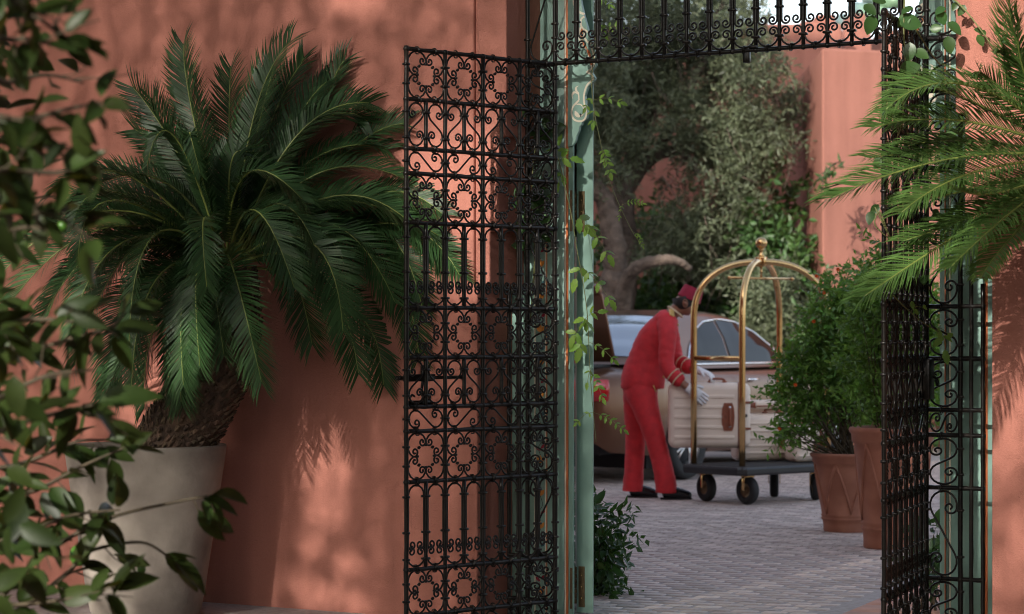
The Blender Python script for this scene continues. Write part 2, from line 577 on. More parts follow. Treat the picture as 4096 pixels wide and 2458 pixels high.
def c_pts(turn=128, k=0.42, e=0.28):
    h = integ([(turn, 1, 1), (150, k, k * 0.8), (300, k * 0.75, k * e)])
    return [Vector((-p.x, p.y)) for p in reversed(h[1:])] + h


def s_pts(w, h):
    """S scroll in a w x h box: two round heads joined by their inner tangent"""
    hh = max(h, 2.16 * w)
    r = w / 2
    c = hh / 2 - r
    phi = math.asin(r / c)
    half = integ([('L', math.sqrt(c * c - r * r)), (math.degrees(phi) + 192, r, r), (140, r * .46, r * .40), (300, r * .34, r * .10)], PI / 2 - phi)
    pts = [Vector((-p.x, -p.y)) for p in reversed(half[1:])] + half
    return [Vector((p.x, p.y * h / hh)) for p in pts]


CW, HW = 0.21375, 0.106875
mC = scroll_mesh([(p - Vector((0, 1))) * 0.0492 for p in c_pts(109, 0.37, 0.22)], rot=0.0)
mS_h = {}


def S_mesh(w, h, rot=0.0, r=R_SCR):
    key = (round(w, 3), round(h, 3), round(rot, 2), r)
    if key not in mS_h:
        if rot:
            pts = [Vector((p.y, -p.x)) for p in s_pts(h - 2 * r, w - 2 * r)]
        else:
            pts = s_pts(w - 2 * r, h - 2 * r)
        mS_h[key] = scroll_mesh(pts, r)
    return mS_h[key]


def U_mesh(w, h):
    """arch between two bars: over the top, down both sides, feet curled inwards"""
    r = w / 2
    hlf = integ([(-90, r, r), ('L', (h - r) * 0.30), ('L', (h - r) * 0.40), ('L', (h - r) * 0.25), (-150, 0.019, 0.017), (-330, 0.015, 0.005)])
    pts = [Vector((-p.x, p.y)) for p in reversed(hlf[1:])] + hlf
    return scroll_mesh(pts, R_SCR * 1.02)


mU = {}
mc_small = scroll_mesh(fit(c_pts(118, 0.40), 0.098, 0.078))
cb = MB()
cb.box((0, 0, 0), (0.036, 0.024, 0.0105), bev=0.0025, seg=1)
m_collar = cb.mesh('collar', m_iron)
cb = MB()
cb.box((0, 0, 0), (0.028, 0.024, 0.0105), bev=0.0025, seg=1)
m_collar_s = cb.mesh('collar', m_iron)
cb = MB()
for dx in (-0.003, 0.003):
    cb.tube([Vector((dx + 0.002 * math.sin(a), 0.0125 * math.cos(a), 0.016 * math.sin(a))) for a in [2 * PI * i / 10 for i in range(11)]], 0.0022, 4, caps=False)
m_tie = cb.mesh('tie', m_iron)
cb = MB()
cb.box((0, 0, 0), (0.013, 0.013, 0.010), bev=0.002, seg=1)
m_clip = cb.mesh('clip', m_iron)


def rod(a, b, r, wob=0.0, n=8, seed=0, knots=()):
    q = random.Random(seed)
    bb = MB()
    k = 26 if wob else 2
    pts, rad = [], []
    for i in range(k + 1):
        t = i / k
        p = Vector(a).lerp(Vector(b), t)
        rr_ = r
        if wob:
            p += Vector((q.uniform(-1, 1), q.uniform(-1, 1), q.uniform(-1, 1))) * wob
            rr_ = r * (1 + q.uniform(-.07, .07))
        pts.append(p)
        rad.append(rr_)
    bb.tube(pts, rad, n)
    for kp in knots:
        bb.ball(kp, r * 1.42, 8)
    return bb


def pattern_row(T, kind, x0, ncol, z0, z1, flip=False):
    """fills one row of a panel (x from x0, ncol columns of CW) between rails z0 < z1"""
    h = z1 - z0
    zc = (z0 + z1) / 2
    up = R_RAIL
    if kind == 'R':
        for c in range(ncol):
            cx = x0 + (c + 0.5) * CW
            sx, sz = (CW - 2 * R_BAR) / 4 - 0.0015, (h - 2 * up) / 4 - 0.0015
            for ix in (-1, 1):
                for iz in (-1, 1):
                    o = put('scroll', mC, T, (cx + ix * (sx + 0.001), 0, zc + iz * (sz + 0.001)))
                    ang = math.atan2(-iz, -ix)                 # opening looks to the cell centre
                    o.rotation_euler = (0, -(ang - PI / 2), 0)
                    k = 1.0 + (0.03 if (ix + iz) else 0)
                    o.scale = (k, 1, k)
                put('tie', m_tie, T, (cx + ix * sx, 0, z1 - 0.003))
                put('tie', m_tie, T, (cx + ix * sx, 0, z0 + 0.003))
                for iz in (-1, 1):
                    o = put('clip', m_clip, T, (cx + ix * sx * 0.78, 0, zc + iz * sz * 0.78))
                    o.rotation_euler = (0, PI / 4, 0)
            for iz in (-1, 1):
                put('clip', m_clip, T, (cx, 0, zc + iz * sz * 1.0))
                put('clip', m_clip, T, (cx + iz * sx * 1.0, 0, zc))
        for c in range(ncol + 1):
            for iz in (-1, 1):
                put('collar', m_collar if 0 < c < ncol else m_collar_s, T, (x0 + c * CW, 0, zc + iz * h * 0.19))
    elif kind == 'H':
        me = S_mesh(HW - 2 * R_BAR - 0.004, h - 2 * up - 0.001)
        for c in range(2 * ncol):
            o = put('scroll', me, T, (x0 + (c + 0.5) * HW, 0, zc))
            if c % 2:
                o.scale = (-1, 1, 1)
            put('tie', m_tie, T, (x0 + (c + 0.35) * HW, 0, z1 - 0.003))
            put('tie', m_tie, T, (x0 + (c + 0.6) * HW, 0, z0 + 0.003))
        for c in range(2 * ncol + 1):
            if c % 2:
                put('bar', rodmesh(h), T, (x0 + c * HW, 0, zc))
            for iz in (-1, 1):
                put('collar', m_collar if 0 < c < 2 * ncol else m_collar_s, T, (x0 + c * HW, 0, zc + iz * h * (0.25 if iz > 0 else 0.27)))
    elif kind == 'S':
        me = S_mesh(CW - 2 * R_BAR - 0.004, h - 2 * up - 0.001, 1)
        for c in range(ncol):
            o = put('scroll', me, T, (x0 + (c + 0.5) * CW, 0, zc))
            if c % 2:
                o.scale = (-1, 1, 1)
            put('tie', m_tie, T, (x0 + (c + 0.24) * CW, 0, z1 - 0.003))
            put('tie', m_tie, T, (x0 + (c + 0.76) * CW, 0, z1 - 0.003))
            put('tie', m_tie, T, (x0 + (c + 0.76) * CW, 0, z0 + 0.003))
        for c in range(ncol + 1):
            put('collar', m_collar if 0 < c < ncol else m_collar_s, T, (x0 + c * CW, 0, zc))
    elif kind == 'B':
        hu = h * 0.71
        key = round(hu, 3)
        if key not in mU:
            mU[key] = U_mesh(HW - 2 * R_BAR - 0.004, hu)
        for c in range(2 * ncol):
            cx = x0 + (c + 0.5) * HW
            put('scroll', mU[key], T, (cx, 0, z1 - up - R_SCR))
            put('scroll', mc_small, T, (cx, 0, z0 + up + 0.041))
            put('tie', m_tie, T, (cx, 0, z1 - 0.003))
            put('tie', m_tie, T, (cx, 0, z0 + 0.003))
        for c in range(2 * ncol + 1):
            if c % 2:
                put('bar', rodmesh(h), T, (x0 + c * HW, 0, zc))
            for fz in (0.83, 0.42, 0.115):
                put('collar', m_collar if 0 < c < 2 * ncol else m_collar_s, T, (x0 + c * HW, 0, z0 + h * fz))


_rods = {}


def rodmesh(h, r=R_BAR):
    k = (round(h, 3), r)
    if k not in _rods:
        b = MB()
        n = 8
        pts = [Vector((0, 0, -h / 2 + h * i / n)) for i in range(n + 1)]
        q = random.Random(int(h * 1000))
        b.tube([p + Vector((q.uniform(-1, 1), q.uniform(-1, 1), 0)) * 0.0009 for p in pts], [r * (1 + q.uniform(-.04, .04)) for _ in pts], 8)
        _rods[k] = b.mesh('bar', m_iron)
    return _rods[k]


RAILS = [2.424, 2.218, 2.015, 1.913, 1.711, 1.362, 1.156, 0.953, 0.853, 0.645, 0.285, 0.095, 0.005]
ROWS = 'RHSRBRHSRBRS'


def gate_leaf(label, loc, ang):
    T = thing('iron_gate_leaf', label, 'gate', loc, ang, 'open iron gate leaves')
    W_ = 4 * CW
    for k, x in enumerate((0.0, W_)):
        b = rod((x, 0, 0.0), (x, 0, RAILS[0] + 0.012), R_BAR * 1.12, 0.0010, 8, k, [(x, 0, z) for z in RAILS])
        b.build('stile', m_iron, T)
    for k, z in enumerate(RAILS):
        rod((0, 0, z), (W_, 0, z), R_RAIL, 0.0014, 8, 20 + k, [(x * HW, 0, z) for x in range(1, 8) if x % 2 == 0]).build('rail', m_iron, T)
    for c in range(1, 4):
        rod((c * CW, 0, 0.0), (c * CW, 0, RAILS[0]), R_BAR, 0.0009, 8, 40 + c).build('bar', m_iron, T)
    for i, kd in enumerate(ROWS):
        pattern_row(T, kd, 0.0, 4, RAILS[i + 1], RAILS[i])
    return T


leafL = gate_leaf('black wrought iron gate leaf swung out against the shaded cycad wall', (0.187, 10.5, 0), math.atan2(-0.56, -0.591))
leafR = gate_leaf('black wrought iron gate leaf seen nearly edge on behind the bright palm fronds', (1.646, 9.61, 0), math.atan2(-0.81, -0.293))
# slide bolt on the free edge of the left leaf
lk = MB()
sy = -0.022
lk.box((0.765, sy, 1.072), (0.17, 0.012, 0.030), bev=0.003)
lk.tube([(0.88, sy, 1.072), (0.86, sy, 1.072)], 0.010, 8)
lk.ball((0.885, sy, 1.072), 0.010, 8)
lk.tube([(0.69, sy, 1.072), (0.53, sy, 1.072)], 0.0075, 8)
lk.ball((0.525, sy, 1.072), 0.011, 8)
lk.tube(spline([(0.745, sy, 1.058), (0.748, sy - .004, 1.02), (0.735, sy - .008, 0.985), (0.715, sy - .008, 0.972), (0.700, sy - .008, 0.985), (0.705, sy - .008, 1.003), (0.72, sy - .008, 1.0)], 4), 0.0065, 6)
lk.box((0.765, sy, 0.968), (0.13, 0.014, 0.022), bev=0.003)
lk.tube(spline([(0.80, sy, 0.965), (0.815, sy, 0.985), (0.805, sy, 1.002), (0.79, sy, 0.995)], 4), 0.005, 6)
lk.box((0.745, sy, 1.09), (0.014, 0.018, 0.07), bev=0.003)
lk.build('slide_bolt', m_iron, leafL)
lk = MB()
lk.box((0.06, 0.02, 1.075), (0.10, 0.03, 0.16), bev=0.004)
lk.tube(spline([(0.05, 0.035, 1.09), (0.03, 0.05, 1.07), (0.05, 0.055, 1.05), (0.07, 0.05, 1.07)], 4), 0.006, 6)
lk.build('lock_box', m_iron, leafR)

# fixed frame: side panels and the grille over the gate
fr = thing('iron_grille', 'fixed black wrought iron grille spanning above and beside the gateway', 'iron grille', FO, FA)
ZT = 2.428
ZTOP = 3.30
for s in (-0.139, 0.0, 1.71, 1.852):
    kn = [(s, 0, z) for z in RAILS[1:]] + [(s, 0, ZT)]
    rod((s, 0, 0.0), (s, 0, ZTOP), R_BAR * 1.15, 0.0008, 8, int(s * 100) + 300, kn).build('post', m_iron, fr)
for s in (1.897, 1.944, -0.187, -0.234):
    rod((s, 0, 0.0), (s, 0, 1.45 if abs(s - 0.855) > 1.06 else 1.68), R_BAR * 1.0, 0.0008, 8, int(s * 100) + 400).build('bar', m_iron, fr)
rod((-0.139, 0, ZT), (1.852, 0, ZT), R_RAIL, 0.0012, 8, 77, [(c * HW, 0, ZT) for c in range(1, 16)]).build('rail', m_iron, fr)
rod((-0.139, 0, ZTOP), (1.852, 0, ZTOP), R_RAIL, 0.0012, 8, 78).build('rail', m_iron, fr)
zb1 = ZT + 0.46
rod((-0.139, 0, zb1), (1.852, 0, zb1), R_RAIL, 0.0012, 8, 79).build('rail', m_iron, fr)
for c in range(1, 16):
    put('bar', rodmesh(zb1 - ZT), fr, (c * HW, 0, (zb1 + ZT) / 2))
for c in range(16):
    cx = (c + 0.5) * HW
    h = zb1 - ZT
    if 'T' not in mU:
        mU['T'] = U_mesh(HW - 2 * R_BAR - 0.004, h * 0.74)
    put('scroll', mU['T'], fr, (cx, 0, zb1 - R_RAIL - R_SCR))
    put('scroll', mc_small, fr, (cx, 0, ZT + R_RAIL + 0.041))
    put('tie', m_tie, fr, (cx, 0, ZT + 0.003))
for c in range(0, 17):
    for fz in (0.80, 0.375, 0.115):
        put('collar', m_collar if 0 < c < 16 else m_collar_s, fr, (c * HW, 0, ZT + (zb1 - ZT) * fz))
for s0, s1, fl in ((-0.139, 0.0, 1), (1.71, 1.852, -1)):
    w = s1 - s0
    xm = (s0 + s1) / 2
    for k, z in enumerate(RAILS[:-1]):
        ex = 0.0
        if z < 1.45:
            ex = 0.10
        a, b2 = (s0 - ex, s1) if fl > 0 else (s0, s1 + ex)
        rod((a, 0, z), (b2, 0, z), R_RAIL, 0.0006, 8, 500 + k, [(s0, 0, z), (s1, 0, z)]).build('rail', m_iron, fr)
    zs = [ZTOP, zb1, ZT] + RAILS[1:]
    for i in range(len(zs) - 1):
        h = zs[i] - zs[i + 1] - 2 * R_RAIL - 0.001
        zc = (zs[i] + zs[i + 1]) / 2
        if h < 0.06:
            continue
        me = S_mesh(w - 2 * R_BAR - 0.004, h, 0 if h > 0.12 else 1)
        o = put('scroll', me, fr, (xm, 0, zc))
        if (i % 2 == 0) == (fl > 0):
            o.scale = (-1, 1, 1)
        if h > 0.12:
            for fz in (-0.27, 0.27):
                put('collar', m_collar_s, fr, (s0, 0, zc + fz * h))
                put('collar', m_collar_s, fr, (s1, 0, zc - fz * h))
        put('tie', m_tie, fr, (xm - 0.01, 0, zs[i] - 0.003))
st = MB()
st.box((0.92, 0.0, ZT - 0.028), (0.030, 0.02, 0.045), bev=0.004)
st.box((0.955, -0.012, ZT + 0.012), (0.035, 0.012, 0.014), bev=0.003)
st.build('stop_tab', m_iron, fr)

# ------------------------------------------------------------------ green painted joinery behind the grille
def stripe_mb(s0, s1, q, z0, z1, mat, T, name):
    b = MB()
    b.box(((s0 + s1) / 2, q, (z0 + z1) / 2), (s1 - s0, 0.004, z1 - z0))
    b.build(name, mat, T)


jl = thing('green_door_jamb', 'sage green wooden jamb with an orange stripe beside the left gate leaf', 'door jamb', FO, FA)
b = MB()
b.box((-0.1695, 0.169, 1.75), (0.294, 0.018, 3.5), bev=0.003)
b.build('jamb_board', m_teal, jl)
b = MB()
b.box((-0.0095, 0.159, 1.75), (0.025, 0.012, 3.5), bev=0.002)
b.build('stop_board', m_teal, jl)
stripe_mb(-0.0425, -0.0345, 0.157, 0, 3.5, m_cream, jl, 'painted_line')
stripe_mb(-0.0335, -0.0228, 0.155, 0, 3.5, m_orange, jl, 'painted_stripe')
stripe_mb(-0.0455, -0.0430, 0.158, 0, 3.5, m_blackline, jl, 'painted_line')
# flower strip painted down the outer part of the jamb, in a cream frame
for a, c in ((-0.198, -0.192), (-0.143, -0.137)):
    stripe_mb(a, c, 0.1575, 0.02, 1.66, m_cream, jl, 'painted_line')
stripe_mb(-0.136, -0.133, 0.1575, 0.02, 1.66, m_orange, jl, 'painted_line')


def petal(b, cx, cz, w, h, ang, q=0.1585, n=8):
    pts = []
    for i in range(n):
        t = i / (n - 1)
        pts.append((w * math.sin(PI * t) * 0.5, h * t))
    pts += [(-x, z) for x, z in reversed(pts[1:-1])]
    ca, sa = math.cos(ang), math.sin(ang)
    v = [Vector((cx + x * ca - z * sa, q, cz + x * sa + z * ca)) for x, z in pts]
    b.add(v, [tuple(range(len(v)))], 0, False)


for i in range(11):
    z = 0.10 + i * 0.145
    b = MB()
    for a in (-0.6, 0, 0.6):
        petal(b, -0.1675, z, 0.016, 0.036, a, 0.1582 - 0.0005 * abs(a))
    b.build('painted_flower', m_amber, jl)
    b = MB()
    petal(b, -0.1675, z + 0.055, 0.014, 0.035, 0.9)
    petal(b, -0.1675, z + 0.065, 0.014, 0.035, -0.9)
    b.build('painted_leaf', m_bluepaint if i % 2 else m_fez, jl)
    b = MB()
    b.tube(spline([(-0.1675, 0.158, z + 0.036), (-0.178, 0.158, z + 0.07), (-0.157, 0.158, z + 0.105), (-0.1675, 0.158, z + 0.145)], 4), 0.0013, 4)
    b.build('painted_stem', m_blackline, jl)

# scalloped spandrel board that drops from the arch
sp = thing('scalloped_arch_board', 'sage green scalloped arch board edged in cream with a painted flower bud', 'arch board', FO, FA)


def SQ(x, y, q):
    """facade coordinates s, z of the photo point on the plane at depth q"""
    k = (x - 2048.0) / FPX
    a = FO + FN * q
    s = (k * a.y - a.x) / (FU.x - k * FU.y)
    d = a.y + s * FU.y
    return s, CAMZ + (HORY - y) * d / FPX


edge_px = [(2322, 0), (2335, 60), (2352, 120), (2372, 180), (2388, 235), (2384, 262), (2366, 288), (2362, 290), (2372, 298), (2380, 312), (2378, 322), (2352, 348), (2340, 385),
           (2344, 420), (2352, 450), (2346, 475), (2328, 490), (2326, 500), (2318, 506), (2316, 522), (2306, 545), (2302, 565), (2290, 582), (2274, 588)]
qs = 0.135
edge = [SQ(x, y, qs) for x, y in edge_px]
sL = -0.0143
poly = [(sL, 3.5), (edge[0][0] - 0.02, 3.5)] + edge + [(sL, edge[-1][1])]
b = MB()
b.prism(poly, lf, qs, qs + 0.016)
b.build('board', m_teal, sp, fix=True)


def ribbon(pts, w, q, mat, name, parent):
    """flat painted line of width w along (s, z) points"""
    b = MB()
    v, f = [], []
    for i, p in enumerate(pts):
        a = Vector(pts[max(0, i - 1)])
        c = Vector(pts[min(len(pts) - 1, i + 1)])
        t = (c - a).normalized()
        n = Vector((-t.y, t.x))
        ww = w[i] if hasattr(w, '__len__') else w
        for sg in (-0.5, 0.5):
            v.append(Vector((p[0] + n.x * ww * sg, q, p[1] + n.y * ww * sg)))
    for i in range(len(pts) - 1):
        f.append((2 * i, 2 * i + 1, 2 * i + 3, 2 * i + 2))
    b.add(v, f, 0, False)
    return b.build(name, mat, parent)


def sm2(pxs, q, n=5):
    return [(p.x, p.y) for p in spline([Vector((*SQ(x, y, q), 0)) for x, y in pxs], n)]


def inset(px, d):
    return [(x - d, y) for x, y in px]


qq = qs - 0.0015
ribbon(sm2([(2310, -60), (2296, 0), (2300, 30), (2320, 50), (2338, 58)], qq), 0.010, qq, m_cream, 'painted_line', sp)
ribbon(sm2([(2338, 66), (2324, 80), (2326, 108), (2345, 125), (2352, 128)], qq), 0.009, qq, m_cream, 'painted_line', sp)
ribbon(sm2([(2322, 110), (2316, 150), (2330, 180), (2348, 205), (2360, 240), (2366, 270)], qq), 0.007, qq, m_cream, 'painted_line', sp)
ribbon(sm2([(2328, 115), (2326, 150), (2338, 180), (2352, 205), (2362, 235), (2367, 262)], qq - 0.001), [0.003, .010, .014, .012, .010, .006, .003] * 8, qq - 0.001, m_orange, 'painted_line', sp)
ribbon(sm2([(2340, 125), (2338, 150), (2350, 168), (2366, 178)], qq - 0.002), 0.009, qq - 0.002, m_cream, 'painted_line', sp)
ribbon(sm2([(2366, 192), (2376, 225), (2378, 250), (2366, 275), (2348, 290), (2362, 296), (2372, 316), (2348, 342), (2336, 380), (2338, 420), (2346, 452), (2336, 480), (2314, 486), (2294, 476), (2286, 452), (2292, 428), (2304, 414), (2316, 402)], qq), 0.0085, qq, m_cream, 'painted_line', sp)
ribbon(sm2([(2306, 418), (2324, 420), (2336, 440), (2332, 458), (2322, 466)], qq - 0.001), 0.005, qq - 0.001, m_cream, 'painted_line', sp)
ribbon(sm2([(2316, 402), (2314, 378), (2306, 366), (2304, 352), (2314, 344)], qq), [0.006] * 6 + [.010] * 6 + [.012, .011, .010, .008, .006, .005, .003, .002, .001], qq, m_cream, 'painted_line', sp)
ribbon(sm2([(2312, 376), (2298, 370), (2288, 382), (2292, 398)], qq - 0.0007), [0.006] * 5 + [.010] * 5 + [.007, .005, .004, .003, .002, .001], qq - 0.0007, m_cream, 'painted_line', sp)
ribbon(sm2([(2300, 445), (2306, 458), (2316, 466), (2322, 462)], qq - 0.0015), [0.004, .008, .012, .015, .017, .018, .018, .017, .015, .013, .011, .009, .007, .005, .004, .003], qq - 0.0015, m_cream, 'painted_bud', sp)
ribbon(sm2([(2319, 455), (2323, 461), (2321, 469)], qq - 0.0022), [0.003, .005, .006, .007, .008, .007, .006, .005, .004, .003, .002], qq - 0.0022, m_blackline, 'painted_bud', sp)

# door leaf folded inward behind the jamb: its edge shows, with two hinges
dl = thing('green_door_leaf', 'sage green wooden door leaf folded inward beside the hanging jasmine', 'door', FO, FA)
b = MB()
b.box((0.0147, 0.238, 1.67), (0.0826, 0.006, 3.3))
b.box(Vector((0.0115, 0.246, 1.67)) + Vector((-.5155, .857, 0)) * .34, (0.058, 0.64, 3.3), bev=0.003, rot=Matrix.Rotation(-FA, 3, 'Z'))
b.build('door_board', m_teal, dl)
for zc in (1.795, 0.135):
    hg = MB()
    hg.box((0.0, 0.2335, zc), (0.030, 0.004, 0.18))
    hg.box((-0.0065, 0.1515, zc), (0.011, 0.003, 0.18))
    for k in range(7):
        hg.tube([(-0.0285, 0.225, zc - 0.075 + k * 0.022), (-0.0285, 0.225, zc - 0.055 + k * 0.022)], 0.0075, 10)
    hg.ball((-0.0285, 0.225, zc + 0.082), 0.0080, 8)
    h_ = hg.build('hinge', m_brass_old, dl)
    for k in (-1, 0, 1):
        sb = MB()
        sb.lathe([(0.0032, 0), (0.0026, 0.0012), (0.0008, 0.0006)], 8)
        so = sb.build('screw', m_goldbraid, h_)
        so.location = (0.0, 0.2312, zc + k * 0.05)
        so.rotation_euler = (PI / 2, 0, 0)
b = MB()
b.tube([Vector((-.02 + 0.0085 * math.sin(a), 0.36, 1.66 + 0.012 * math.cos(a))) for a in [2 * PI * i / 12 for i in range(13)]], 0.0018, 5)
b.build('ring_pull', m_iron, dl)

jr = thing('green_door_jamb', 'sage green wooden jamb in dappled light behind the right side grille', 'door jamb', FO, FA)
b = MB()
b.box((1.725, 0.17, 1.75), (0.034, 0.05, 3.5), bev=0.003)
b.build('stop_board', m_teal, jr)
b = MB()
b.box((1.883, 0.19, 1.75), (0.280, 0.06, 3.5), bev=0.003)
b.build('jamb_board', m_teal, jr)
stripe_mb(1.731, 1.7345, 0.143, 0, 3.5, m_orange, jr, 'painted_stripe')
stripe_mb(1.736, 1.738, 0.143, 0, 3.5, m_blackline, jr, 'painted_line')
stripe_mb(1.744, 1.751, 0.158, 0, 3.5, m_cream, jr, 'painted_line')
stripe_mb(1.895, 1.906, 0.158, 0, 3.5, m_orange, jr, 'painted_stripe')
sp2 = thing('scalloped_arch_board', 'sage green scalloped arch board behind the grille above the right gate leaf', 'arch board', FO, FA)
b = MB()
b.prism([(1.71 - s, z) for s, z in poly], lf, qs, qs + 0.016)
b.build('board', m_teal, sp2, fix=True)
for o in list(sp.children):
    if o.name.startswith('painted'):
        c = o.copy()
        COL.objects.link(c)
        c.parent = sp2
        c.scale = (-1, 1, 1)
        c.location = (1.71, 0, 0)


# ------------------------------------------------------------------ back of the courtyard
def flat_box_wall(name, pts, h, th, label, mat=m_wall2, cat='wall'):
    """a wall along plan points, thickness th to the far side, one closed solid"""
    b = MB()
    n = len(pts)
    off = []
    for i in range(n):
        a = Vector((*pts[max(0, i - 1)], 0))
        c = Vector((*pts[min(n - 1, i + 1)], 0))
        t = (c - a).normalized()
        off.append(Vector((*pts[i], 0)) + Vector((-t.y, t.x, 0)) * th)
    ring = [Vector((*p, 0)) for p in pts] + off[::-1]
    b.prism([(p.x, p.y) for p in ring], lambda a, c, d: Vector((a, c, d)), -0.04, h)
    o = b.build(name, mat, None, fix=True, label=label, cat=cat)
    bv_ = o.modifiers.new('bevel', 'BEVEL')
    bv_.width = 0.03
    bv_.segments = 3
    bv_.limit_method = 'ANGLE'
    return o


# right hand court wall: comes from the back, turns at its corner and runs on to the right
flat_box_wall('court_wall', [(3.52, 31.4), (3.36, 26.2), (9.5, 28.4)], 4.36, 0.6, 'sunlit pink court wall with a corner, behind the potted shrubs')
flat_box_wall('court_wall', [(-9.0, 31.5), (4.3, 31.5)], 5.3, 0.6, 'shaded red court wall behind the olive trees')
# merlons and a house beyond
mer = MB()
mer.box((4.20, 33.5, 3.0), (0.46, 0.7, 5.1))
mer.box((4.31, 33.5, 5.59), (0.24, 0.66, 0.10))
mer.build('stepped_merlon', m_wall2, None, label='square pink rooftop block beyond the court wall, beside the olive crown', cat='parapet block')
prof = [(-0.19, 1.0), (0.19, 1.0), (0.19, 5.44), (0.175, 5.52), (0.135, 5.58), (0.112, 5.66), (0.108, 5.76), (-0.108, 5.76), (-0.112, 5.66), (-0.135, 5.58), (-0.175, 5.52), (-0.19, 5.44)]
mer = MB()
mer.prism(prof, lambda a, c, d: Vector((a + 4.86, d, c)), 34.0, 34.7)
mer.build('shouldered_merlon', m_wall2, None, fix=True, label='round shouldered pink merlon beyond the court wall', cat='merlon')
hs = thing('far_house', 'far pink house with a sloping green tiled roof edge', 'house', (6.9, 40, 0))
b = MB()
b.box((0.25, 0, 3.0), (2.5, 3, 6.2))
b.build('wall', m_wall2, hs)
b = MB()
for i in range(14):
    t = i / 13
    b.tube([(-1.28 + 2.9 * t * 0.99, -1.75, 6.12 + 2.6 * t), (-1.28 + 2.9 * t, 1.2, 6.6 + 2.6 * t)], 0.13, 8)
b.build('roof', m_roofgreen, hs)


def leaf_quads(b, c, d, n, L, w, bend=0.15, mi=0):
    """a pointed two-face leaf at c along d with face normal n"""
    d = d.normalized()
    s = d.cross(n)
    if s.length < 1e-4:
        s = d.orthogonal()
    s.normalize()
    n = s.cross(d)
    m = c + d * (L * 0.45) - n * (L * bend * 0.3)
    t = c + d * L - n * (L * bend)
    b.add([c, m + s * (w / 2) + n * (w * .12), t, m - s * (w / 2) + n * (w * .12)], [(0, 1, 2), (0, 2, 3)], mi, False)


def rvec(q):
    while True:
        v = Vector((q.uniform(-1, 1), q.uniform(-1, 1), q.uniform(-1, 1)))
        if 0.05 < v.length < 1:
            return v.normalized()


def clump_crown(clumps, nleaf, L, w, seed, droop=0.0, narrow=0.0, keep=None):
    """leaves in sprays round a set of (centre, radius) clumps"""
    q = random.Random(seed)
    b = MB()
    tot = sum(r ** 2.3 for c, r in clumps)
    for c, r in clumps:
        k = int(nleaf * r ** 2.3 / tot)
        nsp = max(2, k // 9)
        for _ in range(nsp):
            dv = rvec(q)
            o = Vector(c) + dv * r * (q.random() ** 0.45)
            tw = (dv + rvec(q) * 0.8 + Vector((0, 0, -droop))).normalized()
            for j in range(9):
                p = o + tw * (j * L * 0.33) + rvec(q) * L * 0.12
                if keep and not keep(p):
                    continue
                d = (tw * 0.7 + rvec(q)).normalized()
                leaf_quads(b, p, d, rvec(q), L * q.uniform(.7, 1.2), w * q.uniform(.8, 1.2), q.uniform(0, .4))
    return b


def limb(b, pts, r0, r1, n=7, sub=5, seed=0, wob=0.02):
    q = random.Random(seed)
    s = spline(pts, sub)
    s = [p + rvec(q) * wob for p in s]
    k = len(s)
    b.tube(s, [(r0 + (r1 - r0) * i / (k - 1)) * q.uniform(.92, 1.1) for i in range(k)], n)


# olive tree: grey forked trunk, hanging silvery crown in front of the back wall
ol = thing('olive_tree', 'old olive tree with grey forked trunk and drooping silvery crown', 'tree', P(2490, 1700, 27.6) * 1 - Vector((0, 0, P(2490, 1700, 27.6).z)))
olo = ol.location.copy()
D1 = 27.6
b = MB()
limb(b, [P(2470, 1800, D1) - olo, P(2480, 1300, D1) - olo, P(2500, 1000, D1) - olo, P(2490, 760, D1 - .2) - olo, P(2540, 620, D1) - olo], 0.17, 0.11, 10, 5, 1, .02)
b.build('trunk', m_olbark, ol)
limbs = [([P(2500, 760, D1), P(2600, 640, D1), P(2700, 600, D1 - .3), P(2760, 640, D1 - .5), P(2790, 690, D1 - .6)], .10, .03),
         ([P(2530, 640, D1), P(2580, 480, D1), P(2600, 330, D1), P(2560, 160, D1), P(2600, -50, D1)], .10, .04),
         ([P(2640, 600, D1), P(2720, 420, D1 - .3), P(2800, 280, D1 - .3), P(2850, 100, D1), P(2950, -80, D1)], .07, .03),
         ([P(2610, 420, D1), P(2520, 240, D1), P(2440, 100, D1), P(2380, -60, D1)], .06, .02),
         ([P(2720, 420, D1), P(2900, 330, D1), P(3040, 320, D1 - .3), P(3120, 420, D1 - .3)], .05, .02),
         ([P(2860, 330, D1), P(2980, 200, D1), P(3080, 60, D1)], .045, .02),
         ([P(2610, 280, D1), P(2690, 120, D1 + .2), P(2720, -60, D1 + .2)], .045, .02)]
for k, (pts, r0, r1) in enumerate(limbs):
    b = MB()
    limb(b, [p - olo for p in pts], r0, r1, 7, 5, 10 + k, .015)
    b.build('limb', m_olbark, ol)
q = random.Random(3)
cl = []
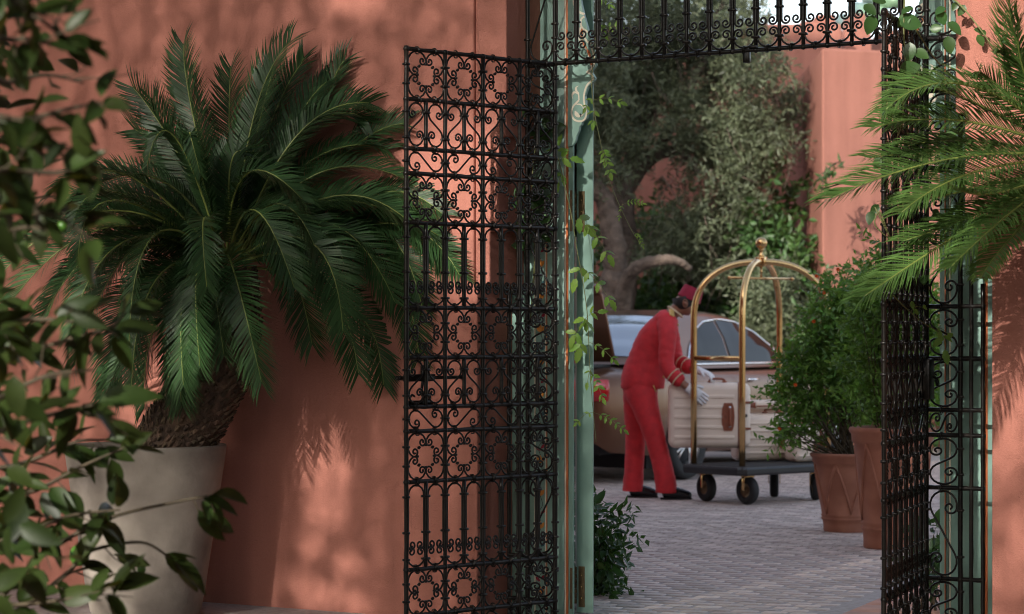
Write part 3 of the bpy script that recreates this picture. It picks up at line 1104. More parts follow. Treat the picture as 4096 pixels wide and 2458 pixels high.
OLC = [  # (x, y, r px, depth spread)
    (2420, 40, 110), (2560, -30, 130), (2700, 30, 120), (2830, -10, 120), (2960, 20, 100), (2480, 200, 110), (2620, 130, 110), (2780, 170, 110), (2920, 160, 110), (3040, 130, 80),
    (2400, 330, 80), (2540, 330, 90), (2700, 310, 80), (2860, 300, 90), (3010, 270, 90), (3110, 250, 70), (2430, 470, 90), (2560, 500, 70), (2760, 470, 90), (2930, 460, 80), (3080, 450, 100),
    (3150, 400, 70), (2420, 560, 80), (2500, 590, 70), (2820, 560, 100), (2940, 600, 100), (3060, 580, 80), (3130, 530, 60), (2780, 660, 60), (2900, 720, 90), (3000, 700, 80), (3170, 560, 40),
    (2860, 800, 80), (2960, 850, 80), (2760, 870, 80), (2700, 960, 90), (2820, 940, 100), (2920, 960, 80), (2990, 880, 60), (2860, 1040, 80), (2760, 1030, 70), (2500, 690, 40), (2420, 640, 50), (3090, 640, 50), (2430, 260, 90), (2500, 380, 90), (2590, 420, 80), (2660, 360, 80), (2640, 240, 90), (2700, 230, 80), (2560, 240, 80), (2380, 420, 70), (2480, 500, 80), (2620, 540, 60), (2850, 420, 80), (2760, 380, 80), (2660, 120, 90), (2980, 380, 70), (2830, 220, 70), (2990, 520, 80), (2890, 640, 70), (2740, 560, 50), (2650, 720, 35), (2710, 830, 35), (2590, 900, 45), (2780, 1060, 60), (2740, 760, 30), (2620, 1000, 50)]
for x, y, r in OLC:
    for _ in range(3):
        d = D1 + q.uniform(-1.0, 0.9)
        cl.append((P(x + q.uniform(-.55, .55) * r, y + q.uniform(-.55, .55) * r, d) - olo, r * 0.62 * d / FPX))
b = clump_crown(cl, 60000, 0.085, 0.020, 4, droop=0.55)
# thin drooping twigs
for x, y, r in OLC:
    for _ in range(3):
        a = P(x + q.uniform(-1, 1) * r, y + q.uniform(-1, 1) * r, D1 + q.uniform(-.8, .6)) - olo
        e = a + Vector((q.uniform(-.3, .3), q.uniform(-.2, .2), q.uniform(-.75, -.1)))
        b.tube(spline([a, a.lerp(e, .5) + rvec(q) * .06, e], 3), [.007, .006, .005, .0045, .004, .003, .002], 4, mi=1)
b.build('crown', [m_olive, m_olbark], ol)

# second old trunk behind the car, with one thick low limb
ol2 = thing('olive_tree', 'thick pale trunk behind the car with one low limb arching right', 'tree', Vector((P(2450, 1500, 26.4).x, 26.4, 0)))
o2 = ol2.location.copy()
b = MB()
limb(b, [P(2440, 1830, 26.4) - o2, P(2450, 1250, 26.4) - o2, P(2460, 1080, 26.4) - o2, P(2450, 900, 26.4) - o2, P(2380, 740, 26.5) - o2], 0.17, 0.10, 12, 6, 31, .03)
b.build('trunk', m_olbark, ol2)
b = MB()
limb(b, [P(2490, 1250, 26.3) - o2, P(2500, 1150, 26.2) - o2, P(2540, 1075, 26.0) - o2, P(2620, 1046, 25.9) - o2, P(2700, 1042, 25.9) - o2, P(2760, 1075, 26) - o2], 0.10, 0.035, 10, 5, 32, .006)
b.build('limb', m_olbark, ol2)
q = random.Random(8)
b = clump_crown([(P(2300 + q.uniform(-260, 160), 480 + q.uniform(-420, 260), 26.6 + q.uniform(-.5, .8)) - o2, .26) for _ in range(24)], 14000, 0.085, 0.020, 34, droop=.5)
b.build('crown', m_olive, ol2)

# climbing greenery low on the back wall and the right wall corner; first clumps added to darken bare wall
q = random.Random(21)
ivc = []
for x, y, r in ((2600, 905, 60), (2720, 935, 60), (2800, 900, 60), (2650, 850, 40), (2560, 960, 60), (2640, 1000, 60), (2700, 1120, 80), (2600, 1180, 80), (2520, 1150, 60), (2800, 1130, 90), (2900, 1080, 90), (2980, 1010, 80), (3060, 960, 80), (3120, 900, 70), (3150, 800, 50), (3120, 700, 40),
                (3000, 1130, 100), (3110, 1080, 100), (3200, 1040, 80), (3170, 1180, 100), (3060, 1230, 100), (2940, 1200, 90), (3240, 1150, 60), (2480, 900, 60), (2420, 980, 60), (3230, 1010, 50), (2760, 1230, 90), (2850, 1200, 90)):
    for _ in range(2):
        d = 29.6 + q.uniform(-.8, 1.0) if x < 3050 else 27.2 + q.uniform(-.8, .6)
        ivc.append((P(x + q.uniform(-.4, .4) * r, y + q.uniform(-.4, .4) * r, d), r * .75 * d / FPX))
for x, y in ((2450, 1300), (2650, 1330), (2850, 1330), (3020, 1330), (3150, 1300)):
    ivc.append((P(x, y, 28.6), .45))
b = clump_crown(ivc, 20000, 0.11, 0.055, 22, droop=.3, keep=lambda p: p.z > 0.05)
b.build('wall_creeper', m_ivy, None, kind='stuff', label='green creepers and shrubs massed low along the back of the court', cat='creeper')
# rounded pale shrub at the end of the car
b = clump_crown([(P(3100 + q.uniform(-90, 110), 1230 + q.uniform(-110, 150), 26.3 + q.uniform(-.4, .4)), .22) for _ in range(22)], 9000, 0.07, 0.022, 23, keep=lambda p: p.z > 0)
b.build('pale_shrub', m_olive, None, label='rounded grey green shrub beyond the bonnet of the car', cat='shrub')
q = random.Random(77)  # hedge added so the car side reflects dark green instead of pink wall
b = clump_crown([(Vector((3.55 + .42 * k + q.uniform(-.1, .1), 25.5 + .12 * k + q.uniform(-.25, .0), z)), .42) for k in range(9) for z in (.35, .95, 1.45)], 9000, .10, .045, 78, keep=lambda p: p.z > 0 and p.y < 26.15 + .36 * (p.x - 3.4))
b.build('court_hedge', m_ivy, None, label='green hedge along the foot of the pink court wall, behind the potted shrubs', cat='hedge')
# sprig growing out of the right wall
b = MB()
for (x0, y0), (x1, y1) in (((3345, 655), (3235, 770)), ((3300, 690), (3285, 800)), ((3370, 650), (3300, 700))):
    a, e = P(x0, y0, 25.6), P(x1, y1, 25.3)
    b.tube(spline([a, a.lerp(e, .5) + Vector((0, 0, .05)), e], 3), .006, 4, mi=1)
    for i in range(16):
        t = q.random()
        leaf_quads(b, a.lerp(e, t) + rvec(q) * .03, (rvec(q) + Vector((0, 0, -.4))), rvec(q), .12, .04, .3)
b.build('wall_sprig', [m_ivy, m_twig], None, label='small green sprig sprouting from the pink court wall', cat='plant')

# ------------------------------------------------------------------ cycads
def frond(path, mid_n, L, nl, b, bm, q, w=0.0065, vee=0.55, rr0=0.007, base=0.12, sweep=0.0):
    """leaflets along a curved midrib; mid_n is roughly the upper side"""
    k = len(path)
    cum = [0.0]
    for i in range(1, k):
        cum.append(cum[-1] + (path[i] - path[i - 1]).length)
    T = cum[-1]

    def at(s):
        for i in range(1, k):
            if cum[i] >= s or i == k - 1:
                t = (s - cum[i - 1]) / max(1e-6, cum[i] - cum[i - 1])
                return path[i - 1].lerp(path[i], min(1, t)), (path[i] - path[i - 1]).normalized()
    bm.tube(path, [max(0.0016, rr0 * (1 - 0.8 * i / (k - 1))) for i in range(k)], 5)
    for i in range(nl):
        u = i / (nl - 1)
        p, t = at(T * (base + (1 - base) * u))
        n = mid_n - t * mid_n.dot(t)
        if n.length < 0.05:
            n = t.orthogonal()
        n.normalize()
        s = t.cross(n)
        # leaflets: longest past the middle, short at the foot, swept forward towards the tip
        ln = L * min(1.0, 0.38 + 1.9 * u) * (1 - 0.30 * max(0, (u - 0.80) / 0.20))
        sw = 0.50 + 0.62 * u ** 1.6 + sweep
        for sg in (-1, 1):
            sw_ = sw + q.uniform(-.09, .09)
            d = (s * sg * math.cos(sw_ * 0.95) + t * math.sin(sw_ * 0.95) + n * (vee * (1 - .45 * u) + q.uniform(-.10, .10))).normalized()
            ln_ = ln * q.uniform(.9, 1.08)
            fn = (n * 0.9 - s * sg * 0.5).normalized()
            a1 = p + d * ln_ * 0.55 + n * ln_ * 0.01
            a2 = p + d * ln_ - n * ln_ * (0.10 + q.uniform(0, .05)) + t * ln_ * .03
            wv = d.cross(fn).normalized() * (w / 2)
            b.add([p - wv * .7, p + wv * .7, a1 + wv, a1 - wv, a2], [(0, 1, 2, 3), (3, 2, 4)], 0, False)


def add_frond(T, path, n, L, nl, leafmat, seed, w=0.0065, vee=0.55, rr0=0.007, sweep=0.0):
    q = random.Random(seed)
    b, bm = MB(), MB()
    frond(path, n, L, nl, b, bm, q, w, vee, rr0, .12, sweep)
    o = b.build('frond', leafmat, T)
    bm.build('midrib', m_rib, o)
    return o


cyL = thing('potted_cycad', 'dark green cycad with a leaning scaly trunk against the plaster wall', 'cycad', Vector((P(583, 1790, 10.8).x, 10.8, 0)))
cyo = cyL.location.copy()
potc = cyo.copy()
# trunk: leaning, wrapped in old leaf bases
tp = spline([P(620, 1900, 10.8), P(690, 1780, 10.8), P(790, 1620, 10.78), P(870, 1450, 10.76), P(915, 1300, 10.75), P(930, 1150, 10.75), P(932, 1080, 10.75)], 4)
trr = [.145, .16, .168, .172, .175, .175, .172, .168, .166, .165, .163, .16, .158, .155, .15, .145, .14, .13, .12, .115, .11, .105, .10, .095, .09]
b = MB()
b.tube([p - cyo for p in tp], [trr[min(i, 24)] * .93 for i in range(len(tp))], 18)
b.build('trunk', m_bark, cyL)
b = MB()
q = random.Random(17)
NS = 1150
for i in range(NS):
    u = i / NS
    fi = u * (len(tp) - 1)
    i0 = min(len(tp) - 2, int(fi))
    c = tp[i0].lerp(tp[i0 + 1], fi - i0) - cyo
    t = (tp[i0 + 1] - tp[i0]).normalized()
    r = trr[min(i0, 24)]
    a = i * 2.39996 + q.uniform(-.08, .08)
    e1 = t.orthogonal().normalized()
    e2 = t.cross(e1)
    rad = e1 * math.cos(a) + e2 * math.sin(a)
    tan = t.cross(rad)
    L_ = q.uniform(.014, .027)
    w = q.uniform(.009, .014)
    o = c + rad * r * .90
    up = (t * 0.75 + rad * q.uniform(.35, .8)).normalized()
    tip = o + up * L_ + rad * .008
    b.add([o - tan * w - t * .008, o + tan * w - t * .008, o + rad * .014 - t * .012, tip - tan * w * .6, tip + tan * w * .6, tip - rad * .007],
          [(0, 2, 3), (2, 1, 4), (2, 4, 3), (3, 4, 5), (0, 3, 5), (1, 5, 4)], 0, False)
b.build('leaf_base', m_bark, cyL, kind='stuff')

K = 1.6563
CC = Vector(P(930, 1010, 10.75))
nW = -FN            # wall normal towards the camera


def wallclip(p, lim=-0.165):
    s, qd, z = toF(p)
    if qd > lim:
        p = p - FN * (qd - lim)
    return p


# (tip x, tip y, mid x, mid y in quarter-picture units of the study image, tip offset to the viewer in metres, leaflet length)
FR = [
    (415, 105, 462, 300, -.10, .15), (690, 100, 618, 280, -.05, .155), (782, 140, 700, 275, -.30, .15), (640, 125, 590, 290, -.33, .13), (528, 182, 530, 380, -.34, .12),
    (882, 248, 720, 330, -.05, .14), (985, 300, 770, 385, -.22, .14), (1000, 436, 790, 425, .05, .14), (265, 205, 395, 360, -.18, .15), (205, 300, 350, 400, -.36, .14),
    (850, 492, 700, 430, .35, .13), (240, 480, 400, 430, .30, .12), (130, 560, 330, 470, -.10, .14), (60, 420, 300, 440, -.36, .13),
    (10, 640, 260, 510, .05, .15), (5, 560, 230, 470, -.30, .14), (60, 745, 330, 520, .30, .15), (180, 770, 390, 560, .45, .15), (225, 880, 350, 620, .10, .14), (20, 760, 200, 600, -.28, .14),
    (380, 800, 470, 590, .55, .14), (470, 640, 500, 500, .75, .10), (360, 930, 420, 690, .25, .15), (430, 950, 500, 700, .40, .15), (320, 985, 380, 760, -.10, .14),
    (575, 830, 580, 580, .72, .12), (520, 930, 540, 680, .55, .14), (640, 925, 610, 680, .55, .14), (560, 960, 560, 740, .30, .14), (695, 880, 650, 640, .60, .13),
    (820, 918, 720, 660, .55, .14), (895, 700, 770, 520, .55, .14), (870, 620, 760, 500, .30, .12), (950, 900, 840, 650, .25, .14), (945, 800, 850, 590, .35, .14), (990, 730, 830, 540, .10, .14),
    (1100, 620, 860, 490, -.10, .15), (1115, 520, 880, 470, -.30, .14), (1045, 545, 850, 480, .15, .14), (1050, 740, 880, 540, -.20, .14), (1040, 860, 900, 620, -.30, .14), (1120, 640, 930, 540, -.34, .13),
    (920, 930, 820, 720, -.10, .13), (745, 700, 690, 540, .70, .11), (410, 560, 470, 480, .62, .10),
    (760, 830, 700, 620, .0, .14), (250, 700, 380, 600, -.25, .14), (160, 690, 330, 540, -.1, .14),
    (470, 150, 500, 320, -.28, .14), (570, 150, 560, 330, -.3, .14), (340, 150, 430, 330, -.3, .14), (730, 190, 660, 330, -.2, .14), (930, 360, 740, 390, -.1, .14),
    (600, 430, 562, 345, .32, .07), (490, 410, 535, 345, .36, .07), (545, 395, 552, 400, .22, .08), (650, 390, 600, 400, .1, .12),
]
q = random.Random(98)
for tx, ty, mx, my, off, L in FR[5:44:3]:
    FR.append((tx + q.uniform(-60, 60), ty + q.uniform(-45, 60), mx + q.uniform(-22, 22), my + q.uniform(-15, 25), off - q.uniform(.02, .2), L))
q = random.Random(99)
for i, (tx, ty, mx, my, off, L) in enumerate(FR):
    tip = P(tx * K, ty * K, 10.75) + nW * (off + .02)
    mid = P(mx * K, my * K, 10.75) + nW * (off * .75 + .05)
    bd = (mid - CC).normalized()
    base = CC + bd * .05 + Vector((0, 0, -.05)) + nW * (0.05 if off > .2 else 0)
    # a curve that passes through mid
    ctrl = mid * 2 - (base + tip) * 0.5
    path = [wallclip(p) for p in qbez(base, ctrl, tip, 14)]
    # upper side: away from the crown's underside
    ch = (tip - base).normalized()
    n = Vector((0, 0, 1)) * 0.9 + nW * 0.55
    if ch.z > 0.6:
        n = nW * 1.0 + Vector((0, 0, .3)) - ch * .2
    if off < -.2:
        n = n + nW * .6
    if ch.z < -0.3:
        n = nW + Vector((ch.x * .5, 0, .55))
    n = (n + rvec(q) * .22).normalized()
    ln = sum((path[k + 1] - path[k]).length for k in range(14))
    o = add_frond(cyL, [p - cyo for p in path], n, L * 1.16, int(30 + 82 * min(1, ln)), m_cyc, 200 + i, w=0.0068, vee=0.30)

# the pot it stands in
pot = thing('planter_pot', 'tall tapered weathered grey plaster pot holding the leaning cycad', 'plant pot', potc)
b = MB()
prof = [(.235, 0), (.245, .02), (.262, .10), (.292, .30), (.325, .52), (.350, .68), (.357, .735), (.360, .752), (.356, .760), (.345, .760), (.338, .750), (.332, .70)]
b.lathe(prof, 64, (0, 0, 0), cap=False)
b.build('body', m_potstone, pot)
b = MB()
b.lathe([(.337, .705), (.2, .725), (.001, .73)], 32, cap=False)
b.build('soil', m_soil, pot)

# bright cycad coming in from the right
cyR = thing('cycad', 'bright green cycad fronds reaching in over the right gate leaf', 'cycad', Vector((P(4330, 640, 8.9).x, 8.9, 0)))
cro = cyR.location.copy()
CR = P(4330, 640, 8.9)
b = MB()
limb(b, [Vector((0, 0, 0)), Vector((0, 0, .8)), CR - cro - Vector((0, 0, .02))], .16, .13, 14, 5, 3, .004)
b.build('trunk', m_bark, cyR)


def RX(x, y):
    return 3300 + .809 * x, .8087 * y


FRR = [  # base-ish, mid, tip in study coordinates, tip depth offset towards the viewer
    ((700, 440), (270, 560), .15, .155), ((640, 470), (330, 425), .0, .13), ((720, 610), (235, 636), .05, .15), ((640, 790), (10, 990), .15, .175), ((700, 745), (250, 770), -.12, .14),
    ((720, 860), (335, 1065), .2, .15), ((800, 920), (380, 1010), -.05, .14), ((640, 1160), (155, 1470), .2, .165), ((820, 1030), (400, 1190), .0, .14), ((880, 1190), (715, 1385), .2, .13),
    ((880, 1060), (560, 1330), .25, .15), ((960, 300), (890, -40), .1, .15), ((1010, 420), (960, 100), .0, .15), ((900, 420), (820, 325), -.2, .12),     ((830, 690), (480, 690), -.22, .13), ((1000, 330), (905, 215), -.1, .13), ((850, 960), (600, 960), .25, .13),
]
for i, ((mx, my), (tx, ty), off, L) in enumerate(FRR):
    tip = P(*RX(tx, ty), 8.5) + Vector((0, -off, 0))
    mid = P(*RX(mx, my), 8.72) + Vector((0, -off * .6, 0))
    base = CR + (mid - CR).normalized() * .04
    ctrl = mid * 2 - (base + tip) * .5
    path = qbez(base, ctrl, tip, 16)
    n = (Vector((-.15, -.62, .75)) + rvec(q) * .15).normalized()
    if tip.z > CR.z + .3:
        n = Vector((-.7, -.7, .2))
    ln = sum((path[k + 1] - path[k]).length for k in range(16))
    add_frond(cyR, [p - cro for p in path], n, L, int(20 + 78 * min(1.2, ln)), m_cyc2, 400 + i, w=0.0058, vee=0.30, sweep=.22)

# fronds of its far side, which hang outside the picture
q = random.Random(303)
for k in range(11):
    a = -.9 + 1.9 * k / 10
    dv = FU * (math.cos(a) * .95) - FN * (.30 + .22 * math.sin(a))
    h_ = (.55, .1, -.35, .8)[k % 4]
    tip = CR + dv * (.95 if h_ < .7 else .5) + Vector((.12, -.06, h_))
    mid = CR + dv * .5 + Vector((.1, 0, .28 + h_ * .55))
    base = CR + (mid - CR).normalized() * .04
    path = qbez(base, mid * 2 - (base + tip) * .5, tip, 12)
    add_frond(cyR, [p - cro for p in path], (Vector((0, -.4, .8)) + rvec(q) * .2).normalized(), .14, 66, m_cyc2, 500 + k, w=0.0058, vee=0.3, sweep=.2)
b = MB()
for i in range(620):
    a = i * 2.39996
    z = .05 + (CR.z - .06) * i / 620
    rad = Vector((math.cos(a), math.sin(a), 0))
    tan = Vector((-rad.y, rad.x, 0))
    o_ = rad * (.158 - .03 * z / CR.z) + Vector((0, 0, z))
    w_, L_ = q.uniform(.012, .017), q.uniform(.02, .035)
    tp_ = o_ + Vector((0, 0, L_)) + rad * q.uniform(.006, .02)
    b.add([o_ - tan * w_, o_ + tan * w_, o_ + rad * .014, tp_ - tan * w_ * .6, tp_ + tan * w_ * .6], [(0, 2, 3), (2, 1, 4), (2, 4, 3)], 0, False)
b.build('leaf_base', m_bark, cyR, kind='stuff')

# ------------------------------------------------------------------ citrus in the near left corner
def leaf_mesh(name, mat, L, w, fold=.25, bend=.25, nseg=6, serr=0.0):
    b = MB()
    v, f = [], []
    for i in range(nseg + 1):
        t = i / nseg
        ww = w * 0.5 * (math.sin(PI * min(1, t ** 0.8)) ** 0.75 if 0 < t < 1 else 0.03)
        if serr and 0 < i < nseg:
            ww *= 1 + serr * (1 if i % 2 else -1)
        z = -bend * L * t * t + fold * ww * 0
        x = L * t
        v += [(x, -ww, z + fold * ww), (x, 0, z), (x, ww, z + fold * ww)]
    for i in range(nseg):
        a = i * 3
        f += [(a, a + 1, a + 4, a + 3), (a + 1, a + 2, a + 5, a + 4)]
    b.add(v, f)
    return b.mesh(name, mat)


def aim(o, p, d, n, s=1.0):
    """put a leaf mesh (+x along d, +z along n) at p"""
    d = d.normalized()
    y = n.cross(d)
    if y.length < 1e-3:
        y = d.orthogonal()
    y.normalize()
    z = d.cross(y)
    m = Matrix((d, y, z)).transposed().to_4x4()
    o.matrix_local = Matrix.Translation(p) @ m @ Matrix.Diagonal((s, s, s, 1))


ct = thing('citrus_tree', 'citrus tree with glossy leaves and small green limes in the near left corner', 'tree', Vector((-1.62, 5.9, 0)))
cto = ct.location.copy()
b = MB()
limb(b, [Vector((0, 0, -.05)), Vector((.02, 0, .6)), Vector((-.03, .03, 1.2)), Vector((0, 0, 1.9)), Vector((.05, 0, 2.5))], .05, .02, 10, 5, 2, .005)
b.build('trunk', m_twig, ct)
CB = [([(-150, 2520), (150, 2240), (420, 2080), (700, 2010), (830, 1985)], 6.2), ([(-150, 2030), (120, 1970), (320, 1870), (500, 1790)], 6.1), ([(-150, 1500), (80, 1420), (270, 1360), (440, 1310), (500, 1250)], 6.0),
      ([(-150, 1760), (130, 1680), (280, 1640), (370, 1620)], 5.8), ([(-50, 2500), (250, 2310), (350, 2210), (560, 2170), (680, 2230)], 6.3), ([(-150, 900), (60, 850), (220, 870), (360, 950)], 5.7),
      ([(-150, 500), (100, 480), (260, 440), (400, 410)], 5.7), ([(-150, 220), (60, 160), (170, 170), (260, 200)], 5.5), ([(-120, -60), (80, 40), (150, 70), (240, 140)], 5.5), ([(-150, 720), (100, 690), (260, 690), (390, 640)], 5.6),
      ([(-150, 1330), (100, 1280), (300, 1290), (440, 1330)], 5.9), ([(-150, 2200), (120, 2120), (300, 2060), (480, 2040)], 5.9), ([(-150, 1900), (100, 1850), (300, 1770), (420, 1760)], 6.3), ([(-150, 2420), (60, 2420), (250, 2400), (420, 2360)], 5.8),
      ([(-150, 600), (30, 560), (140, 580), (260, 620)], 5.9), ([(-150, 980), (20, 930), (120, 910), (210, 930)], 6.0), ([(-150, 330), (30, 330), (180, 300), (330, 330)], 5.9), ([(-150, 1650), (60, 1560), (200, 1500), (380, 1480)], 5.6)]
lm = [leaf_mesh('leaf', m_citrus, .095, .042, .3, .18), leaf_mesh('leaf', m_citrus, .11, .045, .45, .30), leaf_mesh('leaf', m_citrus, .075, .036, .2, .1), leaf_mesh('leaf', m_citrus, .085, .034, .6, .05)]
q = random.Random(41)
nl = 0
for k, (pxs, d) in enumerate(CB):
    d *= .78 if pxs[2][1] < 1100 else (.88 if pxs[2][1] < 1700 else .96)
    cnt = 0
    pts = [P(x, y, d + q.uniform(-.06, .06)) - cto for x, y in pxs]
    start = Vector((0, 0, pts[0].z - .05))
    sp_ = spline([start] + pts, 6)
    b = MB()
    b.tube(sp_, [.007 * (1 - .8 * i / (len(sp_) - 1)) + .0012 for i in range(len(sp_))], 6)
    b.build('branch', m_twig, ct)
    n_ = len(sp_)
    for i in range(6, n_):
        for rep in range(1 if i % 3 else 2):
            if i < n_ - 3 and (q.random() < .22 or cnt >= 12):
                continue
            if nl >= 298:
                continue
            nl += 1
            cnt += 1
            t = (sp_[i] - sp_[i - 1]).normalized()
            sd = rvec(q)
            dd = (t * .55 + sd * .85 + Vector((.1, 0, -.12))).normalized()
            pet = sp_[i] + dd * .012
            o = put('leaf', q.choice(lm), ct)
            aim(o, pet, dd, (Vector((0, -.35, .8)) + rvec(q) * .75).normalized(), q.uniform(.72, 1.08) * (.86 if d < 5 else 1.12))
    # side twig
    for _ in range(2):
        i = q.randrange(8, n_ - 1)
        a = sp_[i]
        e = a + Vector((q.uniform(.02, .12), q.uniform(-.1, .1), q.uniform(-.10, .10)))
        tb_ = MB()
        tb_.tube([a, a.lerp(e, .5) + rvec(q) * .01, e], [.002, .0016, .001], 5)
        tb_.build('branch', m_twig, ct)
        for j in range(2):
            if nl >= 298:
                break
            nl += 1
            o = put('leaf', q.choice(lm), ct)
            dd = ((e - a).normalized() * .7 + rvec(q) * .8).normalized()
            aim(o, a.lerp(e, .4 + .2 * j), dd, (Vector((0, -.35, .8)) + rvec(q) * .7).normalized(), q.uniform(.7, 1.0) * (.86 if d < 5 else 1.1))
# leaves crowding the dim inner side of the tree
lb_ = MB()
for _ in range(170):
    y = q.uniform(-60, 2520)
    x = -60 + abs(q.gauss(0, 100)) * (1.25 if y < 950 or y > 1400 else .7)
    d = q.uniform(4.6, 6.4)
    for rep_ in range(1):
        dd = (rvec(q) + Vector((.45, 0, -.2))).normalized()
        p = P(x, y, d) - cto
        L_ = q.uniform(.065, .10)
        n_ = (Vector((0, -.35, .8)) + rvec(q) * .75).normalized()
        sd = dd.cross(n_).normalized()
        n_ = sd.cross(dd)
        v, f = [], []
        for i in range(6):
            t = i / 5
            w_ = .021 * math.sin(PI * min(1, t ** .8)) ** .75 if 0 < t < 1 else .001
            c = p + dd * L_ * t - n_ * (.2 * L_ * t * t)
            v += [c - sd * w_ + n_ * .3 * w_, c, c + sd * w_ + n_ * .3 * w_]
        for i in range(5):
            a = i * 3
            f += [(a, a + 1, a + 4, a + 3), (a + 1, a + 2, a + 5, a + 4)]
        lb_.add(v, f)
lb_.build('inner_foliage', m_citrus_i, ct, kind='stuff')
for x, y, d, r in ((318, 2222, 6.3, .027), (566, 2277, 6.25, .012), (250, 905, 5.75, .013), (188, 2035, 6.2, .016)):
    b = MB()
    b.ball((0, 0, 0), r, 16, 1.08)
    b.tube([(0, 0, r * .98), (.002, 0, r * 1.7), (.006, 0, r * 2.6)], .0014, 5, mi=1)
    b.build('lime', [m_lime, m_twig], ct, P(x, y, d) - cto)

# ------------------------------------------------------------------ jasmine and climbers on the gate
jleaf = [leaf_mesh('leaflet', m_jas, .040, .019, .25, .22, 6, .12), leaf_mesh('leaflet', m_jas, .030, .013, .3, .15, 6, .1), leaf_mesh('leaflet', m_jas, .054, .025, .2, .35, 7, .14)]
cleaf = [leaf_mesh('leaf', m_creep, .062, .044, .15, .25, 6), leaf_mesh('leaf', m_creep, .05, .036, .3, .1, 6)]


def vine(name, label, stems, sprigs, mat, q, group=None):
    T = thing(name, label, 'climber', stems[0][0], 0, group)
    o0 = T.location.copy()
    for pts in stems:
        b = MB()
        s = spline([p - o0 for p in pts], 6)
        b.tube(s, [.0024 * (1 - .5 * i / len(s)) for i in range(len(s))], 6)
        b.build('stem', mat, T)
    for a, e, npair, sc, kind in sprigs:
        a, e = a - o0, e - o0
        mid = a.lerp(e, .5) + Vector((0, 0, .012))
        s = spline([a, mid, e], 6)
        b = MB()
        b.tube(s, .0011, 5)
        b.build('leaf_stalk', mat, T)
        t = (e - a).normalized()
        sd = t.cross(Vector((0, -1, .25))).normalized()
        for i in range(npair):
            u = .30 + .62 * i / max(1, npair - 1)
            p = s[min(len(s) - 1, int(u * (len(s) - 1)))]
            for sg in (-1, 1):
                o = put('leaflet', jleaf[kind], T)
                aim(o, p, t * .55 + sd * sg + rvec(q) * .3 + Vector((0, 0, -.15)), (Vector((-.2, -.8, .55)) + rvec(q) * .5).normalized(), sc * q.uniform(.8, 1.1))
        o = put('leaflet', jleaf[kind], T)
        aim(o, s[-1], t + Vector((0, 0, -.25)), (Vector((-.2, -.8, .5)) + rvec(q) * .4).normalized(), sc * 1.15)
    return T


q = random.Random(55)
DV = 10.45
J = lambda x, y, d=DV: P(x, y, d)
vine('hanging_jasmine', 'thin jasmine stem with ferny tips hanging free in the gateway', [[J(2395, -120), J(2392, 60), J(2368, 300), J(2375, 430), J(2400, 560), J(2440, 730), J(2520, 910), J(2570, 985)]],
     [(J(2372, 400), J(2480, 410), 3, .8, 0), (J(2372, 395), J(2345, 430), 2, .7, 0), (J(2376, 440), J(2372, 490), 2, .8, 0), (J(2412, 600), J(2440, 690), 4, .85, 0), (J(2412, 600), J(2420, 640), 3, .7, 0), (J(2490, 820), J(2570, 815), 5, .62, 1),
      (J(2490, 820), J(2478, 870), 3, .55, 1), (J(2535, 930), J(2570, 985), 6, .5, 1), (J(2390, 130), J(2470, 110), 3, .7, 0), (J(2395, 0), J(2440, 20), 3, .8, 1), (J(2392, 100), J(2420, 140), 3, .6, 0)], m_jstem, q, 'jasmine at the gateway')
DJ = 10.55
J2 = lambda x, y: P(x, y, DJ)
vine('jasmine_vine', 'jasmine vine with bright leaf sprays climbing over the green door hinge', [[P(2222, 600, 10.55), J2(2245, 680), J2(2285, 860), J2(2308, 1000), J2(2335, 1150), J2(2350, 1270), J2(2360, 1480), J2(2372, 1640), J2(2384, 1768)]],
     [(J2(2308, 875), J2(2340, 900), 1, 1.25, 2), (J2(2330, 880), J2(2432, 1020), 3, 1.0, 2), (J2(2325, 1065), J2(2440, 1200), 3, .95, 2), (J2(2325, 1070), J2(2305, 1115), 1, 1.1, 2), (J2(2352, 1265), J2(2300, 1340), 2, 1.1, 2), (J2(2352, 1265), J2(2320, 1390), 2, 1.2, 2),
      (J2(2355, 1265), J2(2390, 1250), 1, .8, 2), (J2(2358, 1370), J2(2455, 1440), 3, .75, 0), (J2(2360, 1480), J2(2410, 1590), 4, .85, 0), (J2(2362, 1480), J2(2350, 1530), 1, .8, 0), (J2(2372, 1650), J2(2495, 1720), 5, .7, 0), (J2(2372, 1650), J2(2310, 1690), 2, .6, 0),
      (J2(2240, 640), J2(2280, 635), 1, 1.1, 2), (J2(2230, 620), J2(2232, 590), 1, 1.0, 2), (J2(2250, 700), J2(2235, 730), 1, 1.1, 2)], m_jstem, q, 'jasmine at the gateway')


def climber(name, label, stems, leaves, q, group=None):
    T = thing(name, label, 'climber', stems[0][0], 0, group)
    o0 = T.location.copy()
    for pts in stems:
        b = MB()
        s = spline([p - o0 for p in pts], 6)
        b.tube(s, [.0035 * (1 - .4 * i / len(s)) for i in range(len(s))], 6)
        b.build('stem', m_jstem, T)
    for p, sc in leaves:
        o = put('leaf', q.choice(cleaf), T)
        aim(o, p - o0, Vector((q.uniform(-1, 1), q.uniform(-.5, .2), q.uniform(-1, .2))), (Vector((-.2, -.9, .3)) + rvec(q) * .45).normalized(), sc * q.uniform(.85, 1.15))
    return T


